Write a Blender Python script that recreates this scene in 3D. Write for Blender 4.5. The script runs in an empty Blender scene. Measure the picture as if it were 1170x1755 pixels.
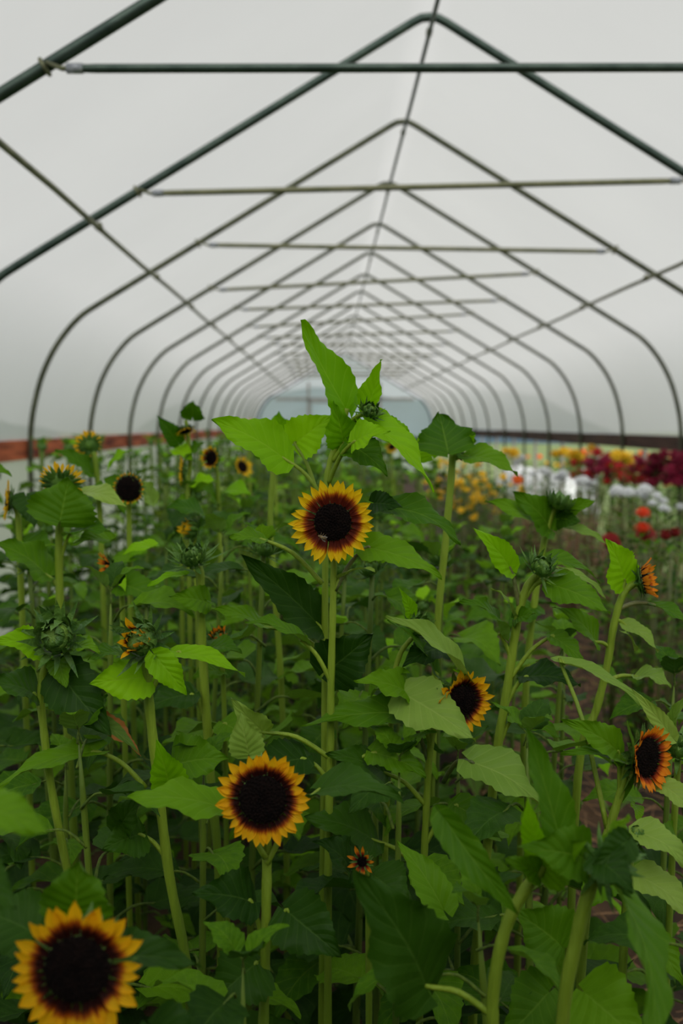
import bpy, math, random
from mathutils import Vector, Matrix, Quaternion, noise
random.seed(11)
PI = math.pi
COL = bpy.context.scene.collection
EYE = 1.45
F = 1706.0
YAW, PITCH = 0.014012653988, 0.0879902665
fwd = Vector((math.sin(YAW)*math.cos(PITCH), math.cos(YAW)*math.cos(PITCH), -math.sin(PITCH)))
rgt = Vector((math.cos(YAW), -math.sin(YAW), 0))
upv = rgt.cross(fwd)

def W(px, py, Y):
    """photo coordinate on the plane at distance Y down the tunnel -> place in the greenhouse"""
    d = fwd*F + rgt*(px-585) + upv*(877.5-py)
    t = Y/d.y
    return Vector((d.x*t, Y, EYE+d.z*t))

# ------------------------------------------------------------------ materials
def new_mat(name):
    m = bpy.data.materials.new(name); m.use_nodes = True
    nt = m.node_tree
    for n in list(nt.nodes): nt.nodes.remove(n)
    return m, nt
def nd(nt, t, **k):
    n = nt.nodes.new(t)
    for a, b in k.items():
        if hasattr(n, a): setattr(n, a, b)
        else: n.inputs[a].default_value = b
    return n
def lk(nt, a, b): nt.links.new(a, b)
def mth(nt, op, a, b=None, c=None):
    n = nt.nodes.new('ShaderNodeMath'); n.operation = op
    for i, v in enumerate((a, b, c)):
        if v is None: continue
        if isinstance(v, (int, float)): n.inputs[i].default_value = v
        else: lk(nt, v, n.inputs[i])
    return n.outputs[0]
def mixc(nt, fac, a, b, mode='MIX'):
    n = nt.nodes.new('ShaderNodeMix'); n.data_type = 'RGBA'; n.blend_type = mode
    for s, v in ((n.inputs[0], fac), (n.inputs[6], a), (n.inputs[7], b)):
        if isinstance(v, (int, float)): s.default_value = v
        elif isinstance(v, tuple): s.default_value = (*v, 1) if len(v) == 3 else v
        else: lk(nt, v, s)
    return n.outputs[2]
def ramp(nt, fac, stops):
    n = nt.nodes.new('ShaderNodeValToRGB')
    el = n.color_ramp.elements
    while len(el) < len(stops): el.new(0.5)
    for e, (p, c) in zip(el, stops):
        e.position = p; e.color = (*c, 1)
    lk(nt, fac, n.inputs[0]); return n.outputs[0]
def outp(nt, sh):
    o = nt.nodes.new('ShaderNodeOutputMaterial'); lk(nt, sh, o.inputs[0])

def simple(name, c1, c2, rough=.6, scale=20, bump=.2, bscale=80, metal=0, spec=.5, stretch=None):
    m, nt = new_mat(name)
    tc = nd(nt, 'ShaderNodeTexCoord')
    vec = tc.outputs['Object']
    if stretch:
        mp = nd(nt, 'ShaderNodeMapping'); mp.inputs['Scale'].default_value = stretch
        lk(nt, vec, mp.inputs[0]); vec = mp.outputs[0]
    n = nd(nt, 'ShaderNodeTexNoise', Scale=scale, Detail=5.0); lk(nt, vec, n.inputs['Vector'])
    col = ramp(nt, n.outputs[0], [(.35, c1), (.65, c2)])
    b = nd(nt, 'ShaderNodeTexNoise', Scale=bscale, Detail=4.0); lk(nt, vec, b.inputs['Vector'])
    bp = nd(nt, 'ShaderNodeBump', Strength=bump, Distance=.01); lk(nt, b.outputs[0], bp.inputs['Height'])
    p = nd(nt, 'ShaderNodeBsdfPrincipled', Roughness=rough, Metallic=metal)
    p.inputs['Specular IOR Level'].default_value = spec
    lk(nt, col, p.inputs['Base Color']); lk(nt, bp.outputs[0], p.inputs['Normal'])
    outp(nt, p.outputs[0]); return m

def leaf_mat(name, lo, hi, under, vein, trans=.30, rough=.5, dry=0.0):
    m, nt = new_mat(name)
    uv = nd(nt, 'ShaderNodeUVMap'); uv.uv_map = 'UVMap'
    sp = nd(nt, 'ShaderNodeSeparateXYZ'); lk(nt, uv.outputs[0], sp.inputs[0])
    u = sp.outputs[0]; v = mth(nt, 'SUBTRACT', mth(nt, 'MULTIPLY', sp.outputs[1], 2.0), 1.0)
    av = mth(nt, 'ABSOLUTE', v)
    # midrib
    mid = mth(nt, 'SUBTRACT', 1.0, mth(nt, 'SMOOTH_MIN', mth(nt, 'MULTIPLY', av, 22.0), 1.0, .1)) 
    mid = mth(nt, 'MAXIMUM', mid, 0.0)
    # side veins running forward from the midrib
    c = mth(nt, 'SUBTRACT', u, mth(nt, 'MULTIPLY', mth(nt, 'POWER', av, .8), .30))
    fr = mth(nt, 'FRACT', mth(nt, 'ADD', mth(nt, 'MULTIPLY', c, 6.5), 3.0))
    tri = mth(nt, 'ABSOLUTE', mth(nt, 'SUBTRACT', fr, .5))
    side = mth(nt, 'MAXIMUM', mth(nt, 'SUBTRACT', 1.0, mth(nt, 'MULTIPLY', tri, 14.0)), 0.0)
    veins = mth(nt, 'MAXIMUM', mid, mth(nt, 'MULTIPLY', side, .55))
    tc = nd(nt, 'ShaderNodeTexCoord')
    n1 = nd(nt, 'ShaderNodeTexNoise', Scale=9.0, Detail=4.0); lk(nt, tc.outputs['Object'], n1.inputs['Vector'])
    oi = nd(nt, 'ShaderNodeObjectInfo')
    f = mth(nt, 'ADD', mth(nt, 'MULTIPLY', n1.outputs[0], .7), mth(nt, 'MULTIPLY', oi.outputs['Random'], .7))
    f = mth(nt, 'SUBTRACT', f, .2)
    col = ramp(nt, f, [(.1, lo), (.85, hi)])
    col = mixc(nt, mth(nt, 'MULTIPLY', veins, .38), col, vein)
    if dry > 0:
        n3 = nd(nt, 'ShaderNodeTexNoise', Scale=35.0, Detail=3.0); lk(nt, tc.outputs['Object'], n3.inputs['Vector'])
        e = mth(nt, 'ADD', av, mth(nt, 'MULTIPLY', n3.outputs[0], .6))
        e = mth(nt, 'GREATER_THAN', e, 1.25 - dry*.3)
        col = mixc(nt, e, col, (.30, .12, .03))
    geo = nd(nt, 'ShaderNodeNewGeometry')
    ucol = mixc(nt, mth(nt, 'MULTIPLY', veins, .5), under, vein)
    col = mixc(nt, geo.outputs['Backfacing'], col, ucol)
    qh = mth(nt, 'ADD', mth(nt, 'MULTIPLY', tri, 1.2), mth(nt, 'MULTIPLY', mth(nt, 'MINIMUM', mth(nt, 'MULTIPLY', av, 8.0), 1.0), .5))
    n2 = nd(nt, 'ShaderNodeTexNoise', Scale=60.0, Detail=4.0); lk(nt, tc.outputs['Object'], n2.inputs['Vector'])
    h = mth(nt, 'ADD', qh, mth(nt, 'MULTIPLY', n2.outputs[0], .9))
    bp = nd(nt, 'ShaderNodeBump', Strength=.38, Distance=.004); lk(nt, h, bp.inputs['Height'])
    p = nd(nt, 'ShaderNodeBsdfPrincipled', Roughness=rough); p.inputs['Specular IOR Level'].default_value = .13
    lk(nt, col, p.inputs['Base Color']); lk(nt, bp.outputs[0], p.inputs['Normal'])
    t = nd(nt, 'ShaderNodeBsdfTranslucent')
    tcol = mixc(nt, 1.0, col, (1.35, 1.45, .45), 'MULTIPLY'); lk(nt, tcol, t.inputs[0])
    mx = nd(nt, 'ShaderNodeMixShader'); mx.inputs[0].default_value = trans
    lk(nt, p.outputs[0], mx.inputs[1]); lk(nt, t.outputs[0], mx.inputs[2])
    outp(nt, mx.outputs[0]); return m

def petal_mat(name, dark, mid, tip, back, a=.34, b=.46, trans=.4):
    m, nt = new_mat(name)
    uv = nd(nt, 'ShaderNodeUVMap'); uv.uv_map = 'UVMap'
    sp = nd(nt, 'ShaderNodeSeparateXYZ'); lk(nt, uv.outputs[0], sp.inputs[0])
    oi = nd(nt, 'ShaderNodeObjectInfo')
    cb = nd(nt, 'ShaderNodeCombineXYZ')
    lk(nt, mth(nt, 'MULTIPLY', sp.outputs[0], 1.5), cb.inputs[0]); lk(nt, mth(nt, 'MULTIPLY', sp.outputs[1], 9.0), cb.inputs[1])
    lk(nt, mth(nt, 'MULTIPLY', oi.outputs['Random'], 30.0), cb.inputs[2])
    n = nd(nt, 'ShaderNodeTexNoise', Scale=1.5, Detail=3.0); lk(nt, cb.outputs[0], n.inputs['Vector'])
    f = mth(nt, 'ADD', sp.outputs[0], mth(nt, 'MULTIPLY', mth(nt, 'SUBTRACT', n.outputs[0], .5), .45))
    col = ramp(nt, f, [(a-.08, dark), (a+.04, tuple(x*.5+y*.5 for x, y in zip(dark, mid))), (b-.03, mid), (b+.12, tip)])
    geo = nd(nt, 'ShaderNodeNewGeometry')
    col = mixc(nt, mth(nt, 'MULTIPLY', geo.outputs['Backfacing'], .75), col, back)
    fr = mth(nt, 'SINE', mth(nt, 'MULTIPLY', sp.outputs[1], 40.0))
    bp = nd(nt, 'ShaderNodeBump', Strength=.4, Distance=.001); lk(nt, fr, bp.inputs['Height'])
    p = nd(nt, 'ShaderNodeBsdfPrincipled', Roughness=.55); p.inputs['Specular IOR Level'].default_value = .25
    lk(nt, col, p.inputs['Base Color']); lk(nt, bp.outputs[0], p.inputs['Normal'])
    t = nd(nt, 'ShaderNodeBsdfTranslucent'); lk(nt, col, t.inputs[0])
    mx = nd(nt, 'ShaderNodeMixShader'); mx.inputs[0].default_value = trans
    lk(nt, p.outputs[0], mx.inputs[1]); lk(nt, t.outputs[0], mx.inputs[2])
    outp(nt, mx.outputs[0]); return m

def film_mat(name, tint, clear, scale=.7):
    m, nt = new_mat(name)
    tc = nd(nt, 'ShaderNodeTexCoord')
    n = nd(nt, 'ShaderNodeTexNoise', Scale=scale, Detail=5.0, Roughness=.6); lk(nt, tc.outputs['Object'], n.inputs['Vector'])
    n2 = nd(nt, 'ShaderNodeTexNoise', Scale=scale*.35, Detail=2.0); lk(nt, tc.outputs['Object'], n2.inputs['Vector'])
    col = ramp(nt, n.outputs[0], [(.3, tuple(c*.95 for c in tint)), (.7, tint)])
    lw = nd(nt, 'ShaderNodeLayerWeight', Blend=.35)
    t = nd(nt, 'ShaderNodeBsdfTranslucent'); lk(nt, col, t.inputs[0])
    d = nd(nt, 'ShaderNodeBsdfDiffuse'); lk(nt, col, d.inputs[0])
    mx = nd(nt, 'ShaderNodeMixShader'); mx.inputs[0].default_value = .2
    lk(nt, t.outputs[0], mx.inputs[1]); lk(nt, d.outputs[0], mx.inputs[2])
    tr = nd(nt, 'ShaderNodeBsdfTransparent')
    fac = mth(nt, 'MULTIPLY', mth(nt, 'SUBTRACT', 1.0, lw.outputs['Facing']), clear)
    fac = mth(nt, 'MULTIPLY', fac, mth(nt, 'ADD', mth(nt, 'MULTIPLY', n2.outputs[0], 1.2), .4))
    m2 = nd(nt, 'ShaderNodeMixShader'); lk(nt, fac, m2.inputs[0])
    lk(nt, mx.outputs[0], m2.inputs[1]); lk(nt, tr.outputs[0], m2.inputs[2])
    outp(nt, m2.outputs[0]); return m

M = {}
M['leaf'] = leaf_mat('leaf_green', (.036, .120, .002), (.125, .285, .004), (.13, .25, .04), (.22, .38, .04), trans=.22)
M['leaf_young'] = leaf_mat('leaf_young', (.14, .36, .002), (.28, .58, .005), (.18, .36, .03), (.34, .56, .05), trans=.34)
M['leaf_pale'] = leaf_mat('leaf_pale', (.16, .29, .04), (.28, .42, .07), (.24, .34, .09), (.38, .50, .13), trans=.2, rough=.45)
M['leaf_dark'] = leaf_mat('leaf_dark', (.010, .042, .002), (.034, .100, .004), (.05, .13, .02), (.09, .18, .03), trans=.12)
M['leaf_dry'] = leaf_mat('leaf_browned', (.05, .13, .02), (.13, .22, .03), (.14, .2, .06), (.25, .32, .06), dry=1)
M['stem'] = simple('stem_green', (.13, .22, .008), (.26, .38, .02), .6, 14, .5, 120, stretch=(1, 1, .15))
M['stem_mid'] = simple('stem_green_shaded', (.055, .11, .006), (.15, .24, .014), .6, 14, .5, 120, stretch=(1, 1, .15))  # darker stem copy, shade of the low bed put into its colour
M['stem_dark'] = simple('petiole_purplish', (.08, .12, .03), (.16, .17, .05), .5, 14, .3, 120)
M['bract'] = simple('bract_green', (.045, .13, .018), (.12, .25, .03), .55, 40, .4, 150)
M['bud'] = simple('bud_green', (.10, .22, .03), (.22, .38, .05), .55, 60, .5, 200)
M['disc'] = simple('disc_florets', (.004, .002, .002), (.011, .005, .004), .85, 160, .9, 260, spec=.15)
YEL = (1.0, .68, .006); 
M['petal'] = petal_mat('petal_bicolor', (.13, .014, .005), (.55, .11, .005), YEL, (.85, .45, .02))
M['petal_deep'] = petal_mat('petal_bicolor_golden', (.03, .003, .002), (.5, .09, .004), (1.0, .55, .006), (.85, .42, .02), a=.30, b=.42)
M['petal_rust'] = petal_mat('petal_rust_orange', (.10, .008, .004), (.60, .09, .006), (1.0, .33, .012), (.85, .28, .02), a=.22, b=.42)
M['petal_yellow'] = petal_mat('petal_yellow', (.35, .12, .004), (.8, .4, .006), (1.0, .62, .01), (.95, .55, .015), a=.05, b=.2)
M['pipe'] = simple('galvanised_pipe_dark', (.045, .07, .06), (.085, .12, .10), .38, 9, .1, 60, metal=.7)
M['pipe_light'] = simple('galvanised_pipe_weathered', (.13, .14, .075), (.22, .22, .13), .45, 9, .1, 60, metal=.5)
M['tape'] = simple('silver_tape', (.22, .24, .27), (.34, .36, .40), .4, 30, .1, 60, metal=.3)
M['wood'] = simple('weathered_red_board', (.16, .022, .008), (.70, .17, .06), .8, 3.5, .5, 20, stretch=(1, .5, 5))
M['wood_dark'] = simple('dark_brown_board', (.035, .018, .012), (.09, .048, .03), .8, 3, .5, 20, stretch=(1, .5, 5))
M['post'] = simple('grey_post', (.25, .24, .22), (.42, .41, .38), .7, 10, .3, 50)
M['soil'] = simple('soil', (.010, .006, .003), (.10, .052, .022), .95, 3.5, 1.0, 40)
M['straw'] = simple('straw', (.16, .08, .035), (.38, .22, .10), .8, 8, .2, 50)
M['grass'] = simple('field_grass', (.14, .20, .07), (.26, .34, .11), .8, 1.2, .6, 20)
M['hill'] = simple('wooded_hill_hazed', (.045, .085, .115), (.08, .135, .18), 1.0, .4, .6, 2)  # blue haze of distance painted into the hill colour
M['film'] = film_mat('poly_film', (.645, .655, .65), .34)
M['film_end'] = film_mat('poly_film_end', (.86, .95, 1.0), .36, .5)
M['light_block'] = simple('dark_light_block', (.05, .03, .02), (.10, .065, .04), .8, 3, .4, 20)  # dark surface for the unseen front wall, chosen to cut front light
M['pipe_mid'] = simple('galvanised_pipe_olive', (.08, .09, .06), (.14, .15, .10), .42, 9, .1, 60, metal=.6)
M['bee'] = simple('bee_fuzz', (.015, .012, .01), (.35, .25, .12), .9, 120, .8, 400)
M['wing'] = simple('bee_wing', (.12, .11, .09), (.25, .23, .2), .3, 100, .1, 400)
M['white'] = simple('white_petals', (.70, .72, .74), (.88, .90, .92), .6, 30, .3, 90)
M['cloth'] = simple('white_row_cover', (.72, .74, .77), (.88, .9, .92), .7, 6, .6, 14)
def bloom_mat(n, a, b): M[n] = simple(n, a, b, .6, 40, .5, 120)
bloom_mat('red', (.45, .008, .012), (.80, .02, .03)); bloom_mat('crimson', (.22, .002, .03), (.42, .008, .07))
bloom_mat('orange', (.80, .10, .008), (1.0, .22, .01)); bloom_mat('gold', (.95, .45, .008), (1.0, .82, .03))
bloom_mat('scarlet', (.85, .05, .008), (1.0, .10, .012)); bloom_mat('darkred', (.22, .004, .006), (.4, .01, .01))

# ------------------------------------------------------------------ mesh building
class MB:
    def __init__(s): s.v = []; s.f = []; s.uv = []; s.mi = []
    def add(s, vs, fs, uvs=None, mi=0):
        o = len(s.v); s.v += [tuple(p) for p in vs]
        s.uv += uvs if uvs else [(0, 0)]*len(vs)
        s.f += [tuple(i+o for i in f) for f in fs]; s.mi += [mi]*len(fs)
    def box(s, a, b, mi=0):
        x0, y0, z0 = a; x1, y1, z1 = b
        vs = [(x0,y0,z0),(x1,y0,z0),(x1,y1,z0),(x0,y1,z0),(x0,y0,z1),(x1,y0,z1),(x1,y1,z1),(x0,y1,z1)]
        s.add(vs, [(0,3,2,1),(4,5,6,7),(0,1,5,4),(1,2,6,5),(2,3,7,6),(3,0,4,7)], None, mi)
    def tube(s, pts, rad, n=8, mi=0, cap=True, ridge=0):
        pts = [Vector(p) for p in pts]
        if not hasattr(rad, '__len__'): rad = [rad]*len(pts)
        vs = []; uvs = []; prev = None
        for i, p in enumerate(pts):
            t = (pts[min(i+1, len(pts)-1)] - pts[max(i-1, 0)]).normalized()
            if prev is None:
                a = t.cross(Vector((0, 0, 1)) if abs(t.z) < .9 else Vector((1, 0, 0))).normalized()
            else:
                a = (prev - t*prev.dot(t)).normalized()
            prev = a; b = t.cross(a)
            for k in range(n):
                an = 2*PI*k/n; r = rad[i]*(1+ridge*math.cos(an*4))
                vs.append(p + a*(math.cos(an)*r) + b*(math.sin(an)*r)); uvs.append((i/len(pts), k/n))
        fs = []
        for i in range(len(pts)-1):
            for k in range(n):
                k2 = (k+1) % n
                fs.append((i*n+k, i*n+k2, (i+1)*n+k2, (i+1)*n+k))
        if cap:
            fs.append(tuple(range(n-1, -1, -1))); fs.append(tuple((len(pts)-1)*n+k for k in range(n)))
        s.add(vs, fs, uvs, mi)
    def ball(s, c, r, nu=10, nv=8, mi=0, sc=(1, 1, 1), jit=0):
        vs = [(c[0], c[1], c[2]-r*sc[2])]
        for j in range(1, nv):
            th = PI*j/nv
            for i in range(nu):
                ph = 2*PI*i/nu; q = r*(1+jit*(random.random()-.5))
                vs.append((c[0]+q*sc[0]*math.sin(th)*math.cos(ph), c[1]+q*sc[1]*math.sin(th)*math.sin(ph), c[2]-q*sc[2]*math.cos(th)))
        vs.append((c[0], c[1], c[2]+r*sc[2]))
        fs = [(0, 1+(i+1) % nu, 1+i) for i in range(nu)]
        for j in range(nv-2):
            for i in range(nu):
                a = 1+j*nu+i; b = 1+j*nu+(i+1) % nu
                fs.append((a, b, b+nu, a+nu))
        l = len(vs)-1; o = 1+(nv-2)*nu
        fs += [(o+i, o+(i+1) % nu, l) for i in range(nu)]
        s.add(vs, fs, None, mi)
    def mesh(s, name, mats, smooth=True):
        me = bpy.data.meshes.new(name)
        me.from_pydata(s.v, [], s.f)
        for m in (mats if isinstance(mats, (list, tuple)) else [mats]): me.materials.append(m)
        me.polygons.foreach_set('material_index', s.mi)
        me.polygons.foreach_set('use_smooth', [smooth]*len(s.f))
        uvl = me.uv_layers.new(name='UVMap')
        li = [0]*len(me.loops); me.loops.foreach_get('vertex_index', li)
        flat = []
        for i in li: flat += s.uv[i]
        uvl.data.foreach_set('uv', flat)
        me.update(); return me
    def build(s, name, mats, parent=None, smooth=True):
        return link(name, s.mesh(name, mats, smooth), parent)

def link(name, me, parent=None, mat=None):
    o = bpy.data.objects.new(name, me); COL.objects.link(o)
    if parent: o.parent = parent
    if mat is not None: o.matrix_local = mat
    return o
def tag(o, label=None, cat=None, group=None, kind=None):
    if label: o['label'] = label
    if cat: o['category'] = cat
    if group: o['group'] = group
    if kind: o['kind'] = kind
    return o
def thing(name, label, cat, loc=(0, 0, 0), group=None):
    o = bpy.data.objects.new(name, None); COL.objects.link(o); o.location = loc
    o.empty_display_size = .05
    return tag(o, label, cat, group)
def copy_tree(o, parent=None):
    c = o.copy(); COL.objects.link(c)
    if parent: c.parent = parent
    for ch in list(o.children): copy_tree(ch, c)
    return c
def smooth_path(pts, sub=5):
    out = []; n = len(pts)
    P = [Vector(p) for p in pts]
    for i in range(n-1):
        p0 = P[max(i-1, 0)]; p1 = P[i]; p2 = P[i+1]; p3 = P[min(i+2, n-1)]
        for k in range(sub):
            t = k/sub
            out.append(.5*((2*p1)+(p2-p0)*t+(2*p0-5*p1+4*p2-p3)*t*t+(3*p1-p0-3*p2+p3)*t**3))
    out.append(P[-1]); return out

# ------------------------------------------------------------------ leaf, petal, head
def blade(mb, B, T, width, N, fold=.15, arch=.12, nu=20, nv=8, seed=0, mi=0, wavy=.085, ser=.05, twist=.15, roll=0.):
    rd = random.Random(seed)
    B = Vector(B); T = Vector(T); L = T-B; ln = L.length; l = L/ln
    N = Vector(N); N = (N - l*N.dot(l)).normalized(); S = l.cross(N)
    if S.length < .1: S = Vector((1, 0, 0))
    vs = []; uvs = []; ph = rd.random()*6; ph2 = rd.random()*6; k1 = rd.uniform(1.5, 2.6)
    for i in range(nu+1):
        u = i/nu
        w = max(math.sin(PI*u**.52), 0)**.85 if u < 1 else 0
        w = w*(1-.22*max(0, u-.5)/.5)
        if i == nu: w = .004
        if i == 0: w = .05
        tw = twist*(u-.3)
        for j in range(nv+1):
            v = -1+2*j/nv
            edge = abs(v)**6
            se = 1+ser*edge*(1 if i % 2 else -1)*(1 if 1 < i < nu-1 else 0)
            su = u - .13*v*v*(1-u)**3*(1 if u < .5 else .5)
            x = v*w*width/2*se
            z = fold*abs(v)*w*width*.9 + wavy*width*edge*math.sin(k1*2*PI*u+ph+(1.3 if v > 0 else 0)) - roll*width*v*v*w
            z += arch*ln*(math.sin(PI*u)) + .025*ln*math.sin(5*u+ph2)*v
            x, z = x*math.cos(tw)-(z*math.sin(tw) if tw else 0), z*math.cos(tw)+x*math.sin(tw)
            vs.append(B + l*(su*ln) + S*x + N*z); uvs.append((u, (v+1)/2))
    fs = []
    for i in range(nu):
        for j in range(nv):
            a = i*(nv+1)+j
            fs.append((a, a+nv+1, a+nv+2, a+1))
    # face winding so that the upper side looks along +N
    c = (Vector(vs[fs[0][1]])-Vector(vs[fs[0][0]])).cross(Vector(vs[fs[0][2]])-Vector(vs[fs[0][0]]))
    k = (nu//2)*nv+nv//2; f = fs[k]
    c = (vs[f[1]]-vs[f[0]]).cross(vs[f[2]]-vs[f[0]])
    if c.dot(N) < 0: fs = [tuple(reversed(q)) for q in fs]
    mb.add(vs, fs, uvs, mi)

def petal_mesh(mat, seed, curl=.15, w=.36, nu=8, nv=4):
    rd = random.Random(seed); vs = []; uvs = []
    wv = w*rd.uniform(.85, 1.2); c = curl*rd.uniform(.4, 1.5); side = rd.uniform(-.08, .08)
    for i in range(nu+1):
        u = i/nu
        ww = wv*(.35+.65*math.sin(PI*min(u/1.25, 1))**1.0)*(1-max(0, (u-.5)/.5)**2.3)*(.9 if u < .99 else 1) + .008
        for j in range(nv+1):
            v = -1+2*j/nv
            vs.append((u, v*ww/2+side*u*u, -c*u*u*.5 + c*.55*u + .14*wv*v*v - .02*math.cos(v*PI*1.5)*ww))
            uvs.append((u, (v+1)/2))
    fs = [(i*(nv+1)+j, (i+1)*(nv+1)+j, (i+1)*(nv+1)+j+1, i*(nv+1)+j+1) for i in range(nu) for j in range(nv)]
    mb = MB(); mb.add(vs, fs, uvs); return mb
PETALS = {}
def petals_for(mat):
    if mat not in PETALS:
        PETALS[mat] = [petal_mesh(mat, s, w=.36 if mat == 'petal' else .47).mesh('petal', M[mat]) for s in range(7)]
    return PETALS[mat]

def disc_mesh(r, dome=.22):
    mb = MB(); n = 28; rings = 9; vs = [(0, 0, dome*r*.75)]
    for i in range(1, rings+1):
        q = i/rings
        for k in range(n):
            a = 2*PI*(k+.5*(i % 2))/n
            h = dome*r*(1-q**2.2)*(1-.25*math.exp(-(q/.3)**2)) + (.025*r*(1 if (i+k) % 2 else -1))
            if i == rings: h = -.12*r
            vs.append((q*r*math.cos(a), q*r*math.sin(a), h))
    fs = [(0, 1+k, 1+(k+1) % n) for k in range(n)]
    for i in range(rings-1):
        for k in range(n):
            a = 1+i*n+k; b = 1+i*n+(k+1) % n
            fs.append((a, a+n, b+n, b))
    mb.add(vs, fs)
    # floret points
    rr = random.Random(3)
    for i in range(150):
        q = math.sqrt((i+.5)/150)*.97; a = i*2.39996
        x, y = q*r*math.cos(a), q*r*math.sin(a); z = dome*r*(1-q**2.2)
        s = .035*r; h = .09*r*(1+.5*q)
        mb.add([(x-s, y-s, z-.01*r), (x+s, y-s, z-.01*r), (x+s, y+s, z-.01*r), (x-s, y+s, z-.01*r), (x, y, z+h)],
               [(0, 1, 4), (1, 2, 4), (2, 3, 4), (3, 0, 4)])
    return mb
def orient(loc, n, spin=0.):
    q = Vector((0, 0, 1)).rotation_difference(Vector(n).normalized())
    return Matrix.Translation(loc) @ q.to_matrix().to_4x4() @ Matrix.Rotation(spin, 4, 'Z')

def bract_strips(mb, n, r0, ln, w, z0, tilt0, tilt1, curl, seed, mi=0):
    """pointed green bracts round an axis: each starts at radius r0 and leaves at an angle above the rim plane"""
    rd = random.Random(seed)
    for k in range(n):
        a = 2*PI*k/n + rd.uniform(-.12, .12); t = rd.uniform(tilt0, tilt1); L = ln*rd.uniform(.75, 1.25); cu = curl*rd.uniform(.3, 1.6)
        vs = []; m = 6; x = r0; z = z0; th = t
        for i in range(m+1):
            u = i/m; ww = w*(1-u**1.5)*(.75+.5*math.sin(PI*u)) + .0004
            for v in (-1, 0, 1):
                px, py, pz = x, v*ww/2, z+(.18*ww if v else 0)
                vs.append((px*math.cos(a)-py*math.sin(a), px*math.sin(a)+py*math.cos(a), pz))
            x += math.cos(th)*L/m; z += math.sin(th)*L/m; th += cu/m
        fs = []
        for i in range(m):
            for j in range(2):
                q = i*3+j; fs.append((q, q+1, q+4, q+3))
        mb.add(vs, fs, None, mi)

def make_head(root, loc, n, R, disc_ratio=.46, npet=34, mat='petal', tilt=(.0, .25), split=True, inner=.9, seed=1, cup=0, plen=1.0):
    """loc relative to the root; n = the way the bloom looks"""
    rd = random.Random(seed)
    rdk = R*disc_ratio
    Mx = orient(loc, n, rd.random()*6)
    mb = MB()   # receptacle: shallow green bowl behind the disc
    prof = [(0, -.62), (.25, -.58), (.62, -.46), (.92, -.26), (.97, -.06), (.9, .0)]
    vs = []; ns = 20
    for (a, b) in prof:
        for k in range(ns):
            an = 2*PI*k/ns; vs.append((max(a, .02)*rdk*math.cos(an), max(a, .02)*rdk*math.sin(an), b*rdk))
    fs = [tuple(reversed((i*ns+k, i*ns+(k+1) % ns, (i+1)*ns+(k+1) % ns, (i+1)*ns+k))) for i in range(len(prof)-1) for k in range(ns)]
    mb.add(vs, fs)
    head = mb.build('flower_head', M['bract'], root); head.matrix_local = Mx
    d = disc_mesh(rdk).build('disc', M['disc'], head)
    back = -.6 if tilt[1] < .35 else .1
    b = MB(); bract_strips(b, 18, rdk*.9, R*.40, R*.18, -.3*rdk, back-.1, back+.15, .25, seed); bract_strips(b, 16, rdk*.7, R*.42, R*.18, -.42*rdk, back-.5, back, .3, seed+5)
    b.build('bracts', M['bract'], head)
    PM = petals_for(mat); L = (R-rdk*.93)*plen
    allp = MB()
    for k in range(npet):
        lay = k % 2
        a = 2*PI*k/npet + rd.uniform(-.08, .08)
        tl = rd.uniform(*tilt) + (.07 if lay else 0) + cup*(.5+.5*math.cos(a))
        ln = L*rd.uniform(.84, 1.14)*(inner if lay else 1)
        mt = Matrix.Rotation(a, 4, 'Z') @ Matrix.Translation((rdk*.93, 0, -.05*rdk+.03*rdk*lay)) @ Matrix.Rotation(-tl, 4, 'Y') @ Matrix.Rotation(rd.uniform(-.25, .25), 4, 'X') @ Matrix.Scale(ln, 4)
        me = PM[rd.randrange(7)]
        if split: link('petal', me, head, mt)
        else:
            pm = petal_mesh(mat, k % 7, nu=5, nv=2)
            allp.add([mt @ Vector(p) for p in pm.v], pm.f, pm.uv)
    if not split: allp.build('petals', M[mat], head)
    return head

def make_bud(root, loc, n, r, seed=1, petal=None, spiky=1.0):
    mb = MB(); mb.ball((0, 0, 0), r*.82, 14, 9, 0, (1, 1, .75), .03)
    bud = mb.build('flower_bud', M['bud'], root); bud.matrix_local = orient(loc, n, seed)
    b = MB()
    bract_strips(b, 13, r*.86, r*1.25, r*.55, -.30*r, 1.0, 1.35, 1.3, seed)
    bract_strips(b, 13, r*.9, r*1.2*spiky, r*.46, -.42*r, .5, 1.1, .7, seed+1)
    bract_strips(b, 13, r*.7, r*1.5*spiky, r*.36, -.55*r, -.2, .6, .6, seed+2)
    bract_strips(b, 11, r*.62, r*.8, r*.45, .32*r, 1.2, 1.7, 1.5, seed+3)
    b.build('bracts', M['bract'], bud)
    if petal:
        pb = MB(); rd = random.Random(seed)
        for k in range(16):
            a = 2*PI*k/16; mt = Matrix.Rotation(a, 4, 'Z') @ Matrix.Translation((r*.7, 0, r*.25)) @ Matrix.Rotation(-rd.uniform(.9, 1.9), 4, 'Y') @ Matrix.Scale(r*rd.uniform(.8, 1.25), 4)
            pm = petal_mesh(petal, k % 7, .5, nu=5, nv=2); pb.add([mt @ Vector(p) for p in pm.v], pm.f, pm.uv)
        pb.build('petals', M[petal], bud)
    return bud

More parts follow.
